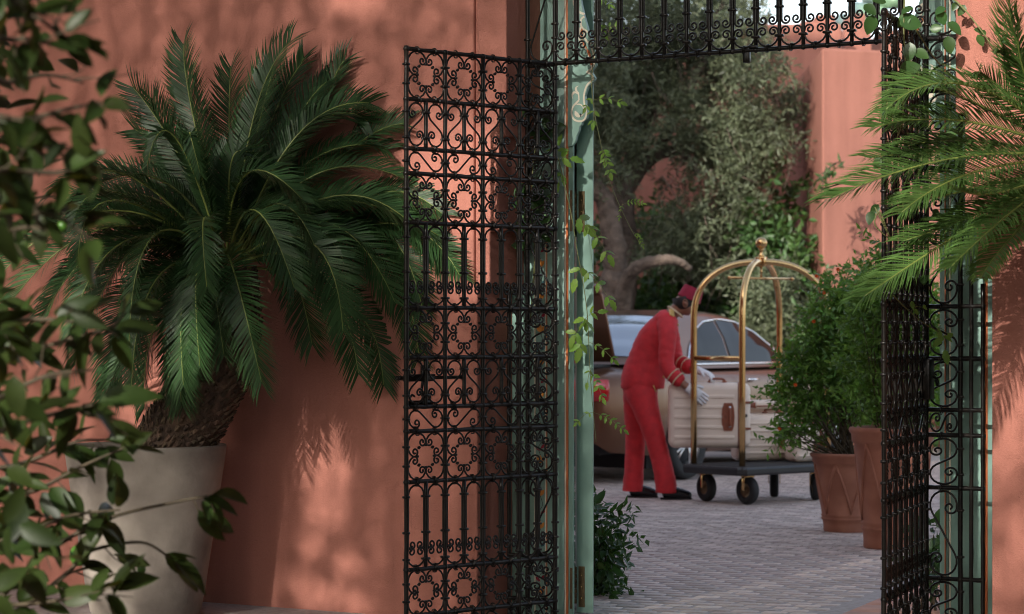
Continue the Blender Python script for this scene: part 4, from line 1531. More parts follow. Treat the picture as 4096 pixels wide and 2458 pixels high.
lv = []
for _ in range(34):
    x, y = q.uniform(2085, 2200), q.uniform(430, 1000)
    lv.append((P(x, y, 10.66 + q.uniform(-.06, .04)), q.uniform(.9, 1.5)))
climber('leafy_climber', 'broad leaved climber growing up behind the left side grille', [[P(2120, 1300, 10.66), P(2140, 1000, 10.66), P(2130, 700, 10.66), P(2170, 430, 10.66)]], lv, q, 'climbers on the gate grilles')
lv = []
for x, y, s in ((3455, 20, 1.3), (3490, 60, 1.2), (3545, 10, 1.2), (3600, 80, 1.5), (3640, 60, 1.1), (3650, 30, 1.0), (3780, 30, 1.0), (3760, 40, 1.2), (3720, 120, 1.1), (3790, 90, 1.0), (3790, 145, 1.2), (3640, 170, 1.3), (3655, 205, 1.2), (3600, 290, 1.6), (3620, 310, 1.5),
                (3830, 10, .8), (3860, 20, .8), (3930, 125, .7), (3945, 130, .7), (3910, 140, .7), (3540, 595, 1.0), (3525, 630, .9), (3780, 535, 1.0), (3830, 530, 1.0), (3515, 820, .9), (3490, 845, .9), (3765, 855, 1.0), (3730, 840, .8), (3520, 970, .6), (3700, 1100, .8), (3680, 1130, .8), (3640, 1080, .8)):
    lv.append((P(x, y, 9.0 if x < 3680 else 9.3), s))
climber('leafy_climber', 'broad leaved climber trailing over the top of the right gate leaf', [[P(3620, -60, 9.0), P(3615, 120, 9.0), P(3622, 300, 9.0), P(3600, 520, 8.95), P(3550, 590, 8.9)], [P(3640, 80, 9.1), P(3720, 210, 9.2), P(3760, 260, 9.3)],
        [P(3790, -20, 9.3), P(3850, 30, 9.25), P(3930, 130, 9.2), P(4010, 250, 9.1)], [P(3560, 950, 8.75), P(3500, 830, 8.75)], [P(3560, 960, 8.75), P(3520, 850, 8.75), P(3500, 900, 8.75), P(3560, 960, 8.75)]], lv, q, 'climbers on the gate grilles')
# yellow green tendril lower down on the right leaf
vine('climbing_tendril', 'yellow green tendril with three small leaves crossing the right side grille', [[P(3570, 1180, 8.9), P(3620, 1230, 9.0), P(3690, 1290, 9.2), P(3770, 1340, 9.4), P(3785, 1380, 9.4)]],
     [(P(3740, 1320, 9.35), P(3790, 1335, 9.4), 1, .8, 2), (P(3770, 1340, 9.4), P(3780, 1400, 9.4), 1, 1.0, 2), (P(3640, 1250, 9.05), P(3690, 1230, 9.1), 1, .7, 2)], m_jstem, q)


# ------------------------------------------------------------------ shrubs
def shrub(name, label, loc, clumps, n_big, n_rest, L, w, leafmesh, mat, seed, stems, group=None, keep=None):
    q = random.Random(seed)
    T = thing(name, label, 'shrub', loc, 0, group)
    o0 = T.location.copy()
    b = MB()
    for c, r in clumps:
        for _ in range(stems):
            a = Vector((q.uniform(-.06, .06), q.uniform(-.06, .06), 0)) + Vector((0, 0, stem_z.get(name, 0)))
            e = Vector(c) - o0 + rvec(q) * r * .8
            m = a.lerp(e, .5) + rvec(q) * .05
            b.tube(spline([a, m, e], 4), [.006 - .0006 * i for i in range(9)], 5)
    b.build('stem', m_twig, T)
    cl_ = [(Vector(c) - o0, r) for c, r in clumps]
    b = clump_crown(cl_, n_rest, L, w, seed + 1, droop=.15, keep=keep)
    b.build('foliage', mat, T, kind='stuff')
    for _ in range(n_big):
        c, r = q.choice(cl_)
        dv = rvec(q)
        if dv.y > .3:
            dv.y = -dv.y
        p = c + dv * r * q.uniform(.8, 1.15)
        o = put('leaf', leafmesh, T)
        aim(o, p, dv + rvec(q) * .8, (Vector((-.3, -.6, .7)) + rvec(q) * .6), q.uniform(.8, 1.3))
    return T


stem_z = {'potted_shrub': .46}
sleaf = leaf_mesh('leaf', m_shrub_o, .052, .021, .3, .2, 5)
dleaf = leaf_mesh('leaf', m_dkshrub, .062, .030, .3, .25, 5)
D_A, D_B = 15.4, 14.2
q = random.Random(61)
ca = [(P(x + q.uniform(-15, 15), y, D_A + q.uniform(-.15, .15)), r * D_A / FPX) for x, y, r in ((3200, 1480, 75), (3280, 1380, 85), (3360, 1300, 80), (3330, 1190, 60), (3420, 1200, 75), (3440, 1340, 95), (3180, 1590, 70), (3290, 1540, 90), (3400, 1470, 100), (3130, 1690, 40),
                                                                    (3210, 1700, 60), (3310, 1650, 70), (3400, 1620, 80), (3480, 1500, 80), (3420, 1100, 45), (3300, 1270, 60), (3240, 1430, 60), (3140, 1560, 45), (3090, 1760, 22), (3120, 1730, 30))]
shrub('potted_shrub', 'light green bushy shrub with small orange flowers in the left of two terracotta pots', Vector((P(3388, 1800, D_A).x, D_A, 0)), ca, 240, 9500, .05, .019, sleaf, m_shrub, 71, 3, 'shrubs in terracotta pots')
cbs = [(P(x + q.uniform(-15, 15), y, D_B + q.uniform(-.15, .15)), r * D_B / FPX) for x, y, r in ((3480, 1180, 70), (3560, 1120, 75), (3640, 1180, 80), (3520, 1290, 90), (3620, 1320, 100), (3700, 1260, 80), (3540, 1420, 90), (3640, 1470, 100), (3560, 1550, 90), (3480, 1600, 60), (3660, 1600, 90),
                                                                    (3520, 1060, 45), (3530, 980, 30), (3450, 1440, 60), (3700, 1420, 80), (3600, 1650, 70), (3560, 1020, 40))]
shrub('potted_shrub', 'taller green bushy shrub in the terracotta pot behind the right gate leaf', Vector((P(3570, 1700, D_B).x, D_B, 0)), cbs, 200, 8500, .05, .019, sleaf, m_shrub, 81, 3, 'shrubs in terracotta pots')
# small orange blossoms on the first shrub
fb = MB()
fb.lathe([(.001, 0), (.009, .018), (.013, .022)], 6, cap=False)
fme = fb.mesh('flower', M('orange blossom', (.65, .12, .02), rough=.6))
sh0 = [o for o in bpy.data.objects if o.name == 'potted_shrub'][0]
for x, y in ((3262, 1110), (3295, 1170), (3180, 1540), (3255, 1290), (3350, 1080), (3120, 1710)):
    o = put('flower', fme, sh0, P(x, y, D_A - .18) - sh0.location)
    o.rotation_euler = (q.uniform(1, 2.2), q.uniform(-.6, .6), 0)


def terra_pot(label, loc, r0, r1, h, swag):
    T = thing('terracotta_pot', label, 'plant pot', loc, 0, 'terracotta pots in the court')
    b = MB()
    w_ = r1 * .09
    prof = [(r0, 0), (r0 * 1.03, .01)]
    for t in (.08, .14):
        prof.append((r0 + (r1 * .92 - r0) * t, h * t))
    prof += [(r0 + (r1 * .92 - r0) * .15 + .008, h * .155), (r0 + (r1 * .92 - r0) * .17 + .008, h * .175), (r0 + (r1 * .92 - r0) * .18, h * .185), (r0 + (r1 * .92 - r0) * .20 + .007, h * .205), (r0 + (r1 * .92 - r0) * .22, h * .22)]
    for t in (.4, .6, .8, .86):
        prof.append((r0 + (r1 * .92 - r0) * t, h * t))
    prof += [(r1 * .93, h * .875), (r1 * .95, h * .885), (r1 * .96, h * .94), (r1 * 1.0, h * .955), (r1 * 1.02, h * .975), (r1 * 1.0, h * .995), (r1 * .93, h), (r1 * .88, h * .985), (r1 * .85, h * .90)]
    b.lathe(prof, 48, cap=False)
    b.build('body', m_terra, T)
    b = MB()
    b.lathe([(r1 * .855, h * .92), (.001, h * .935)], 24, cap=False)
    b.build('soil', m_soil, T)
    rad = lambda t: r0 + (r1 * .92 - r0) * t + .001
    for k in range(6):
        a0 = swag + k * PI / 3
        b = MB()
        pts = []
        for i in range(9):
            t = i / 8
            a = a0 + (PI / 3) * t
            z = .86 - (.86 - .24) * (1 - abs(2 * t - 1)) ** 1.1
            pts.append(Vector((rad(z) * math.cos(a), rad(z) * math.sin(a), h * z)))
        b.tube(pts, .009, 6)
        b.build('swag', m_terra, T)
    return T


terra_pot('terracotta pot with raised swags, left of the two shrub pots', Vector((P(3388, 1800, D_A).x, D_A, 0)), .145, .232, .50, -PI / 2 - .5)
terra_pot('taller terracotta pot with raised swags behind the right gate leaf', Vector((P(3570, 1700, D_B).x, D_B, 0)), .165, .25, .71, -PI / 2 - .9)

# dark leafy shrub at the foot of the green door leaf
q = random.Random(91)
DD = 11.7
cd = [(P(x, y, DD + q.uniform(-.12, .12)), r * DD / FPX) for x, y, r in ((2360, 2060, 60), (2400, 2110, 60), (2370, 2180, 75), (2420, 2230, 65), (2380, 2290, 80), (2420, 2350, 65), (2370, 2420, 85), (2430, 2460, 55), (2340, 2000, 40), (2390, 2500, 80), (2330, 2250, 70), (2330, 2400, 70))]
shrub('dark_shrub', 'dark glossy shrub growing at the foot of the green door leaf', Vector((P(2380, 2300, DD).x, DD, 0)), cd, 180, 1500, .06, .026, dleaf, m_dkshrub, 92, 2, keep=None)
# small plant behind the right leaf foot
cd = [(P(x, y, 11.0 + q.uniform(-.1, .1)), r * 11.0 / FPX) for x, y, r in ((3720, 2130, 45), (3740, 2200, 55), (3710, 2260, 45), (3745, 2290, 40))]
shrub('small_shrub', 'small green plant low behind the right gate leaf', Vector((P(3730, 2300, 11.0).x, 11.0, 0)), cd, 50, 300, .05, .024, dleaf, m_dkshrub, 94, 2)


# ------------------------------------------------------------------ the car
PHI = math.radians(58)
car = thing('parked_car', 'bronze saloon car parked with its boot open behind the porter', 'car', Vector((.735, 21.335, 0)), PHI)


def lerp_tab(tab, x):
    if x <= tab[0][0]:
        return tab[0][1]
    for (x0, y0), (x1, y1) in zip(tab, tab[1:]):
        if x <= x1:
            t = (x - x0) / (x1 - x0)
            t = t * t * (3 - 2 * t) * .5 + t * .5
            return y0 + (y1 - y0) * t
    return tab[-1][1]


WTAB = [(-1.18, .70), (-1.12, .775), (-1.0, .83), (-.8, .875), (-.4, .925), (.3, .955), (2.0, .955), (3.0, .94), (3.5, .88), (3.8, .76), (3.92, .62)]
TTAB = [(-1.18, .90), (-1.1, .955), (-.9, .985), (-.4, 1.0), (.5, .985), (2.0, .99), (2.4, .98), (3.2, .90), (3.7, .80), (3.92, .70)]
BTAB = [(-1.18, .36), (-1.05, .27), (-.6, .23), (2.5, .21), (3.5, .22), (3.92, .33)]
RW = .355


def zbot(x):
    z = lerp_tab(BTAB, x)
    for xc in (0.0, 3.06):
        d = abs(x - xc)
        if d < RW + .035:
            z = max(z, .335 + math.sqrt((RW + .035) ** 2 - d * d))
    return z


def section(x):
    W_, T_, B_ = lerp_tab(WTAB, x), lerp_tab(TTAB, x), zbot(x)
    full = [(W_ - .07, .0), (W_ - .02, .10), (W_ - .002, .32), (W_, .50), (W_ - .008, .66), (W_ - .02, .78), (W_ - .035, .85), (W_ - .065, .90), (W_ - .12, .935), (W_ - .20, .955), (W_ * .5, .99), (0, 1.0)]
    b0 = lerp_tab(BTAB, x)
    out = []
    for y, t in full:
        z = b0 + (T_ - b0) * t
        out.append((y, max(z, min(B_, T_ - .1) + .0005 * t)))
    return out


xs = [-1.18, -1.15, -1.1, -1.04, -.95, -.85, -.7, -.55]
x = -.45
while x < 3.6:
    xs.append(round(x, 3))
    x += .05
xs += [3.65, 3.75, 3.85, 3.92]
b = MB()
v, f = [], []
nsec = None
for x in xs:
    s = section(x)
    row = [(x, -y, z) for y, z in s] + [(x, y, z) for y, z in reversed(s[:-1])]
    nsec = len(row)
    v += row
for i in range(len(xs) - 1):
    for j in range(nsec - 1):
        a = i * nsec + j
        f.append((a, a + 1, a + nsec + 1, a + nsec))
f.append(tuple(range(nsec)))
f.append(tuple((len(xs) - 1) * nsec + j for j in reversed(range(nsec))))
b.add(v, f)
o = b.build('body', m_carpaint, car, fix=True)
smooth_angle(o, 50)
b = MB()
b.box((1.4, 0, .45), (4.9, 1.30, .40))
b.box((0, 0, .42), (.9, 1.52, .62))
b.box((3.06, 0, .42), (.9, 1.52, .62))
b.build('underbody', m_cardark, car)
# greenhouse
GT = [(-.60, 1.0), (-.35, 1.17), (-.05, 1.34), (.25, 1.435), (.65, 1.475), (1.0, 1.478), (1.3, 1.455), (1.6, 1.385), (1.95, 1.22), (2.40, .985)]
gx = [-.60 + 3.0 * i / 40 for i in range(41)]


def gsec(x, o=0.0):
    zt = lerp_tab(GT, x)
    e = max(0, (abs(x - .9) - .9) / .6)
    wb = .855 - .16 * min(1, e) ** 2
    h = zt - .97
    wt = wb - .22 * min(1, h / .5) - .03
    out = []
    for y, z in ((wb, .955), (wb - .03, .97 + h * .05), (wb + (wt - wb) * .45, .97 + h * .5), (wt + .04, .97 + h * .82), (wt, .97 + h * .91), (wt * .88, .97 + h * .965), (wt * .5, .97 + h * .995), (0, .97 + h)):
        out.append((y + o, z + o * .6))
    return out


b = MB()
v, f = [], []
for x in gx:
    s = gsec(x)
    row = [(x, -y, z) for y, z in s] + [(x, y, z) for y, z in reversed(s[:-1])]
    ng = len(row)
    v += row
for i in range(len(gx) - 1):
    for j in range(ng - 1):
        a = i * ng + j
        f.append((a, a + 1, a + ng + 1, a + ng))
b.add(v, f)
o = b.build('roof', m_carpaint, car, fix=True)
smooth_angle(o, 50)


def side_pt(x, z, off, sg=-1):
    s = gsec(x)
    for (y0, z0), (y1, z1) in zip(s, s[1:]):
        if z <= z1 or (y1 == 0):
            t = (z - z0) / max(1e-6, (z1 - z0))
            y = y0 + (y1 - y0) * min(1, max(0, t))
            return Vector((x, sg * (y + off), z))
    return Vector((x, 0, z))


def side_glass(x0, x1, zt_tab, sg, name='side_window'):
    b = MB()
    n, m = 18, 5
    v, f = [], []
    for i in range(n + 1):
        x = x0 + (x1 - x0) * i / n
        zt = lerp_tab(zt_tab, x)
        for j in range(m + 1):
            z = 1.0 + (zt - 1.0) * j / m
            v.append(side_pt(x, z, .007, sg))
    for i in range(n):
        for j in range(m):
            a = i * (m + 1) + j
            f.append((a, a + 1, a + m + 2, a + m + 1))
    b.add(v, f)
    return b.build(name, m_glass, car, fix=True)


STAB = [(.18, 1.01), (.35, 1.17), (.55, 1.29), (.8, 1.36), (1.1, 1.38), (1.4, 1.36), (1.65, 1.28), (1.9, 1.15), (2.12, 1.01)]
for sg in (-1, 1):
    side_glass(.18, .98, STAB, sg)
    side_glass(1.03, 2.12, STAB, sg)
    b = MB()
    b.tube([side_pt(x, max(1.0, lerp_tab(STAB, x)) + .012, .008, sg) for x in [.16 + 1.98 * i / 30 for i in range(31)]], .009, 6)
    b.tube([side_pt(x, .992, .010, sg) for x in [.16 + 1.98 * i / 12 for i in range(13)]], .009, 6)
    b.build('window_trim', m_chrome, car)


def top_pt(x, y, off):
    s = gsec(x)[3:]
    ya = abs(y)
    for (y0, z0), (y1, z1) in zip(s, s[1:]):
        if ya >= y1:
            t = (y0 - ya) / max(1e-6, y0 - y1)
            return Vector((x, y, z0 + (z1 - z0) * max(0, min(1, t)) + off))
    return Vector((x, y, s[-1][1] + off))


for nm, x0, x1, w0, w1 in (('rear_window', -.50, .17, .62, .53), ('windscreen', 1.60, 2.32, .52, .62)):
    b = MB()
    v, f = [], []
    n, m = 10, 16
    for i in range(n + 1):
        t = i / n
        x = x0 + (x1 - x0) * t
        w = w0 + (w1 - w0) * t
        for j in range(m + 1):
            v.append(top_pt(x, -w + 2 * w * j / m, .008))
    for i in range(n):
        for j in range(m):
            a = i * (m + 1) + j
            f.append((a, a + 1, a + m + 2, a + m + 1))
    b.add(v, f)
    b.build(nm, m_rearglass, car, fix=True)
# open boot lid
lid = MB()
ca_, sa_ = math.cos(math.radians(68)), math.sin(math.radians(68))
for (u0, u1, wv, th) in ((0, .62, .56, .035), (.62, .70, .55, .06)):
    rot = Matrix.Rotation(-math.radians(68) + PI, 3, 'Y')
    lid.box((-.62 - ca_ * (u0 + u1) / 2 + .0, 0, 1.02 + sa_ * (u0 + u1) / 2), (u1 - u0, 2 * wv, th), bev=.012, rot=Matrix.Rotation(math.radians(68), 3, 'Y'))
lo = lid.build('boot_lid', m_carpaint, car)
b = MB()
b.box((-.88, 0, .985), (.46, 1.06, .03), bev=.005)
b.build('boot_opening', m_cardark, car)  # flat black slab stands in for the shade inside the open boot
for sg in (-1, 1):
    b = MB()
    v, f = [], []
    # wrap-round tail light following the corner
    pl = [(-1.187, .42), (-1.187, .55), (-1.185, .63), (-1.178, .69), (-1.15, .745), (-1.12, .772)]
    pl = [(p.x, p.y) for p in spline([(x, y, 0) for x, y in pl], 4)]
    for k, (x, y) in enumerate(pl):
        e = .05 if k in (0, len(pl) - 1) else 0
        for z in (.70 + e, .79, .88 - e):
            v.append((x - .006, sg * (y + .008), z))
    for i in range(len(pl) - 1):
        for j in range(2):
            a = i * 3 + j
            f.append((a, a + 1, a + 4, a + 3))
    b.add(v, f)
    tl = b.build('tail_light', m_tail, car)
    sd_ = tl.modifiers.new('thick', 'SOLIDIFY')
    sd_.thickness = .012
    b = MB()
    b.lathe([(.001, .006), (.028, .004), (.034, 0)], 14, cap=False)
    o = b.build('lamp', m_tail2, tl, Vector((-1.199, sg * .62, .77)))
    o.rotation_euler = (0, -PI / 2, sg * .25)
    # door seam, handle, waist crease
    b = MB()
    b.tube([(1.02, sg * .962, .985), (1.0, sg * .974, .9), (.96, sg * .972, .6), (.93, sg * .935, .32)], .003, 4)
    b.build('door_seam', m_cardark, car)
    b = MB()
    b.tube(spline([(1.10, sg * .945, .845), (1.13, sg * .985, .848), (1.24, sg * .985, .848), (1.28, sg * .945, .845)], 4), .011, 6)
    b.build('door_handle', m_chrome, car)
b = MB()
b.box((-1.19, 0, .55), (.012, .5, .11), bev=.003)
b.build('number_plate_recess', m_cardark, car)
b = MB()
b.box((-.66, 0, 1.015), (.02, .42, .022), bev=.003)
b.build('brake_light', m_tail, car)


def car_wheel():
    T = MB()
    T.lathe([(.235, -.10), (.30, -.112), (.335, -.10), (.345, -.06), (.346, 0), (.345, .06), (.335, .10), (.30, .112), (.235, .10)], 40, cap=False)
    return T


tyre = car_wheel().mesh('tyre', m_rubber)
rb = MB()
rb.lathe([(.238, -.098), (.242, -.09), (.225, -.07), (.215, .05)], 40, cap=False)
for k in range(5):
    a = 2 * PI * k / 5
    for da in (-.13, .13):
        rb.tube([(.045 * math.cos(a), .045 * math.sin(a), -.085), (.13 * math.cos(a + da * .8), .13 * math.sin(a + da * .8), -.090), (.232 * math.cos(a + da), .232 * math.sin(a + da), -.084)], [.018, .013, .011], 6)
rb.lathe([(.001, -.10), (.05, -.098), (.06, -.08), (.06, -.02)], 16, cap=False)
rim = rb.mesh('rim', m_rim)
db = MB()
db.lathe([(.001, -.03), (.20, -.03), (.21, .04)], 24, cap=False)
disc = db.mesh('brake_disc', m_cardark)
for xw in (0, 3.06):
    for sg in (-1, 1):
        w = put('wheel', tyre, car, (xw, sg * .83, .346))
        w.rotation_euler = (-PI / 2 if sg < 0 else PI / 2, 0, 0)
        w.rotation_euler = (-PI / 2, 0, 0) if sg > 0 else (PI / 2, 0, 0)
        put('rim', rim, w).scale = (1, 1, -1) if False else (1, 1, 1)
        put('brake_disc', disc, w)
for w in [o for o in car.children if o.name.startswith('wheel')]:
    # outer face of the rim is at local -z
    w.rotation_euler = (-PI / 2, 0, 0) if w.location.y < 0 else (PI / 2, 0, 0)

# ------------------------------------------------------------------ birdcage luggage cart
CY = math.radians(40)
CCX = Vector((1.876, 18.2, 0))
cart = thing('luggage_cart', 'polished brass birdcage luggage cart with black deck and rubber wheels', 'luggage cart', CCX, CY)
ax, by = .46, .253
ZD = .285
b = MB()
b.box((0, 0, ZD - .028), (2 * ax + .12, 2 * by + .12, .05), bev=.012)
b.build('deck', m_deck, cart)
b = MB()
hx, hy, c_ = ax + .075, by + .075, .05
ring = [(-hx + c_, -hy), (hx - c_, -hy), (hx, -hy + c_), (hx, hy - c_), (hx - c_, hy), (-hx + c_, hy), (-hx, hy - c_), (-hx, -hy + c_)]
k = len(ring)
v, f = [], []
for zz, ins in ((ZD - .064, .03), (ZD - .066, .0), (ZD - .05, -.006), (ZD - .02, -.006), (ZD - .006, 0), (ZD - .006, .03)):
    for x, y in ring:
        v.append((x * (1 - ins / hx), y * (1 - ins / hy), zz))
for i in range(6):
    for j in range(k):
        a, b2 = i * k + j, i * k + (j + 1) % k
        a2, b3 = ((i + 1) % 6) * k + j, ((i + 1) % 6) * k + (j + 1) % k
        f.append((a, b2, b3, a2))
b.add(v, f, 0, False)
b.build('bumper', m_bumper, cart, fix=True)
ZS, ZC = 1.37, 1.80
RT = .0235
for sx, sy_ in ((-1, 1), (-1, -1)):
    pts = [Vector((sx * ax, sy_ * by, ZD + .001)), Vector((sx * ax, sy_ * by, .8)), Vector((sx * ax, sy_ * by, 1.2))]
    for i in range(0, 25):
        t = PI * i / 24
        cc, ss = math.cos(t), math.sin(t)
        e = .86
        cx = math.copysign(abs(cc) ** e, cc)
        pts.append(Vector((sx * ax * cx, sy_ * by * cx, ZS + (ZC - ZS) * ss ** e)))
    pts += [Vector((-sx * ax, -sy_ * by, 1.2)), Vector((-sx * ax, -sy_ * by, .8)), Vector((-sx * ax, -sy_ * by, ZD + .001))]
    b = MB()
    b.tube(pts, RT, 16)
    b.build('arch_tube', m_gold, cart)
b = MB()
b.box((0, 0, ZC), (.075, .075, .075), bev=.008)
b.build('hub_block', m_gold, cart, rotz=.5)
b = MB()
b.lathe([(.020, ZC + .037), (.022, ZC + .05), (.012, ZC + .06), (.012, ZC + .085), (.024, ZC + .092), (.012, ZC + .10)], 16)
b.ball((0, 0, ZC + .139), .045, 20)
b.build('finial', m_gold, cart)
b = MB()
b.tube([(0, 0, ZC - .03), (0, 0, ZC - .12)], .009, 10)
b.tube([(-.33, 0, ZC - .125), (.33, 0, ZC - .125)], .010, 12)
b.ball((-.335, 0, ZC - .125), .016, 12)
b.ball((.335, 0, ZC - .125), .016, 12)
b.build('hanger_bar', m_gold, cart)
for sx in (-1, 1):
    b = MB()
    b.tube([(sx * ax, -by + RT * .8, 1.075), (sx * ax, by - RT * .8, 1.075)], .0195, 14)
    b.build('push_bar', m_gold, cart)
wt = MB()
wt.lathe([(.052, -.026), (.078, -.034), (.097, -.028), (.1035, -.016), (.105, 0), (.1035, .016), (.097, .028), (.078, .034), (.052, .026)], 28, cap=False)
cw_t = wt.mesh('tyre', m_rubber)
wr = MB()
wr.lathe([(.001, -.03), (.018, -.03), (.022, -.02), (.050, -.018), (.054, -.024), (.054, .024), (.050, .018), (.022, .02), (.018, .03), (.001, .03)], 20, cap=False)
cw_r = wr.mesh('rim', m_brass_old)
for (sx, sy_), a in zip(((-1, 1), (-1, -1), (1, 1), (1, -1)), (1.35, 1.5, .75, .9)):
    x, y = sx * .365, sy_ * .215
    cb_ = MB()
    cb_.box((0, 0, .208), (.075, .075, .010), bev=.002)
    cb_.lathe([(.022, .192), (.026, .203)], 14)
    for s2 in (-1, 1):
        cb_.box((0, s2 * .043, .155), (.028, .006, .10), bev=.002)
    cb_.box((0, 0, .200), (.034, .092, .008), bev=.002)
    cs_ = cb_.build('caster', m_gold, cart, (x, y, 0), a)
    w = put('wheel', cw_t, cs_, (0, 0, .1055))
    w.rotation_euler = (PI / 2, 0, 0)
    r2 = put('rim', cw_r, cs_, (0, 0, .1055))
    r2.rotation_euler = (PI / 2, 0, 0)


# ------------------------------------------------------------------ suitcases
def suitcase(label, loc, yaw, w, d, h, ribs, band=.36, patch=True, tilt=0.0):
    T = thing('suitcase', label, 'suitcase', loc, yaw, 'matching cream suitcases')
    T.rotation_euler = (0, tilt, yaw)
    b = MB()
    b.box((0, 0, h / 2), (w, d, h), bev=min(.055, d * .28), seg=5)
    b.build('shell', m_case, T)
    for i in range(ribs):
        z = h * (.17 + .62 * i / max(1, ribs - 1))
        x1 = w * .17 if i in (1, 2, 3) else w * .30
        b = MB()
        b.box((-w * .43 / 2 + x1 / 2, -d / 2 - .001, z), (w * .43 + x1, .012, h * .052), bev=.0045, seg=2)
        b.build('rib', m_case, T)
    xb = w * band
    # leather binding round the joint of the two shells
    def lring(o):
        pts = []
        rr_ = min(.055, d * .28)
        for cx, cz, a0 in ((d / 2 - rr_, h - rr_, 0), (-d / 2 + rr_, h - rr_, PI / 2), (-d / 2 + rr_, rr_, PI), (d / 2 - rr_, rr_, 1.5 * PI)):
            for k in range(6):
                a = a0 + PI / 2 * k / 5
                pts.append((cx + (rr_ + o) * math.cos(a), cz + (rr_ + o) * math.sin(a)))
        return pts
    b = MB()
    p1 = lring(.003)
    v, f = [], []
    n = len(p1)
    for xx, oo in ((xb - .019, -.004), (xb - .018, .003), (xb + .018, .003), (xb + .019, -.004)):
        for y, z in lring(oo):
            v.append((xx, y, z))
    for i in range(3):
        for j in range(n):
            f.append((i * n + j, i * n + (j + 1) % n, (i + 1) * n + (j + 1) % n, (i + 1) * n + j))
    b.add(v, f)
    b.build('leather_binding', m_leather, T, fix=True)
    for z in (h * .30, h * .70):
        b = MB()
        b.box((xb + (w / 2 - xb) * .5 + .008, -d / 2 - .001, z), ((w / 2 - xb) * .86, .008, .018), bev=.002)
        b.build('strap', m_leather, T)
    b = MB()
    b.lathe([(.001, .006), (.010, .005), (.013, 0)], 12, cap=False)
    o = b.build('lock', m_cardark, T, Vector((w * .44, -d / 2 - .001, h * .5)))
    o.rotation_euler = (PI / 2, 0, 0)
    if patch:
        ph = .21 * h / .49
        b = MB()
        pw = .088
        poly_ = [(-.35 * pw, -ph * .5), (.35 * pw, -ph * .5), (.5 * pw, -ph * .33), (.56 * pw, 0), (.5 * pw, ph * .33), (.35 * pw, ph * .5), (-.35 * pw, ph * .5), (-.5 * pw, ph * .33), (-.56 * pw, 0), (-.5 * pw, -ph * .33)]
        x0 = w * .225
        b.prism(poly_, lambda a, c, e: Vector((x0 + a, e, h * .48 + c)), -d / 2 - .007, -d / 2 + .002)
        pt = b.build('handle_patch', m_leather, T, fix=True)
        b = MB()
        b.tube(spline([(x0 + .012, -d / 2 - .006, h * .48 - ph * .36), (x0 + .012, -d / 2 - .030, h * .48 - ph * .26), (x0 + .012, -d / 2 - .034, h * .48), (x0 + .012, -d / 2 - .030, h * .48 + ph * .26), (x0 + .012, -d / 2 - .006, h * .48 + ph * .36)], 5), .0095, 8)
        b.build('grip', m_leather, pt)
        b = MB()
        for s2 in (-1, 1):
            b.ball((x0 + .012, -d / 2 - .016, h * .48 + s2 * ph * .33), .0125, 10)
        b.build('rivet', m_steel, pt)
    b = MB()
    for s2 in (-1, 1):
        b.box((s2 * .055, 0, h + .006), (.035, .035, .014), bev=.003)
    b.tube(spline([(-.06, 0, h + .010), (-.045, 0, h + .026), (0, 0, h + .030), (.045, 0, h + .026), (.06, 0, h + .010)], 4), .009, 8)
    o = b.build('top_handle', m_leather, T)
    o.location.x = w * .10
    return T


suitcase('cream hard suitcase with tan leather trim lifted by the porter', Vector((1.487, 18.25, .398)), math.radians(-2), .615, .20, .490, 5, band=.375)
suitcase('cream hard suitcase standing on the cart deck between the lifted case and the shrub', Vector((1.94, 18.53, ZD + .004)), math.radians(16), .52, .19, .36, 5, band=.36)
suitcase('smallest cream suitcase on the cart deck, half hidden by the pot and shrub', Vector((2.22, 18.36, ZD + .004)), math.radians(35), .30, .16, .27, 4, band=.34)
T = thing('toiletry_case', 'slim cream toiletry case with tan leather corner lying on the standing suitcase', 'bag', Vector((1.955, 18.53, ZD + .004 + .36 + .034)), math.radians(16))
b = MB()
b.box((0, 0, .034), (.27, .16, .066), bev=.026, seg=4)
b.build('shell', m_case, T)
b = MB()
b.box((-.125, -.02, .03), (.03, .11, .045), bev=.008)
b.tube([(-.12, -.083, .022), (0, -.084, .025), (.12, -.083, .022)], .005, 6)
b.build('leather_trim', m_leather, T)

# ------------------------------------------------------------------ the porter
def skin_obj(name, nodes, edges, mat, parent, levels=2, root=0, hem=None, fold=0.0):
    me = bpy.data.meshes.new(name)
    me.from_pydata([n[:3] for n in nodes], edges, [])
    o = bpy.data.objects.new(name, me)
    COL.objects.link(o)
    sk = o.modifiers.new('skin', 'SKIN')
    sk.use_smooth_shade = True
    sv = me.skin_vertices[0].data
    for i, n in enumerate(nodes):
        r = n[3]
        sv[i].radius = r if hasattr(r, '__len__') else (r, r)
        sv[i].use_root = (i == root)
    ss = o.modifiers.new('sub', 'SUBSURF')
    ss.levels = levels
    ss.render_levels = levels
    bpy.context.view_layer.update()
    dg = bpy.context.evaluated_depsgraph_get()
    m2 = bpy.data.meshes.new_from_object(o.evaluated_get(dg))
    o.modifiers.clear()
    o.data = m2
    m2.name = name
    if hem is not None or fold:
        from mathutils import noise
        m2.calc_loop_triangles()
        nor = [v.normal.copy() for v in m2.vertices]
        for v, n in zip(m2.vertices, nor):
            p = v.co.copy()
            if fold:
                a = noise.noise(Vector((p.x * 9 + p.z * 6, p.y * 9, p.z * 17))) + .6 * noise.noise(Vector((p.x * 26 - p.z * 13, p.y * 22, p.z * 30 + 5)))
                v.co = p + n * (fold * (1 - 2.2 * abs(a)))
            if hem is not None and v.co.z < hem:
                v.co.z = hem - (hem - v.co.z) * .02
    m2.materials.clear()
    m2.materials.append(mat)
    for p in m2.polygons:
        p.use_smooth = True
    if parent is not None:
        o.parent = parent
    return o


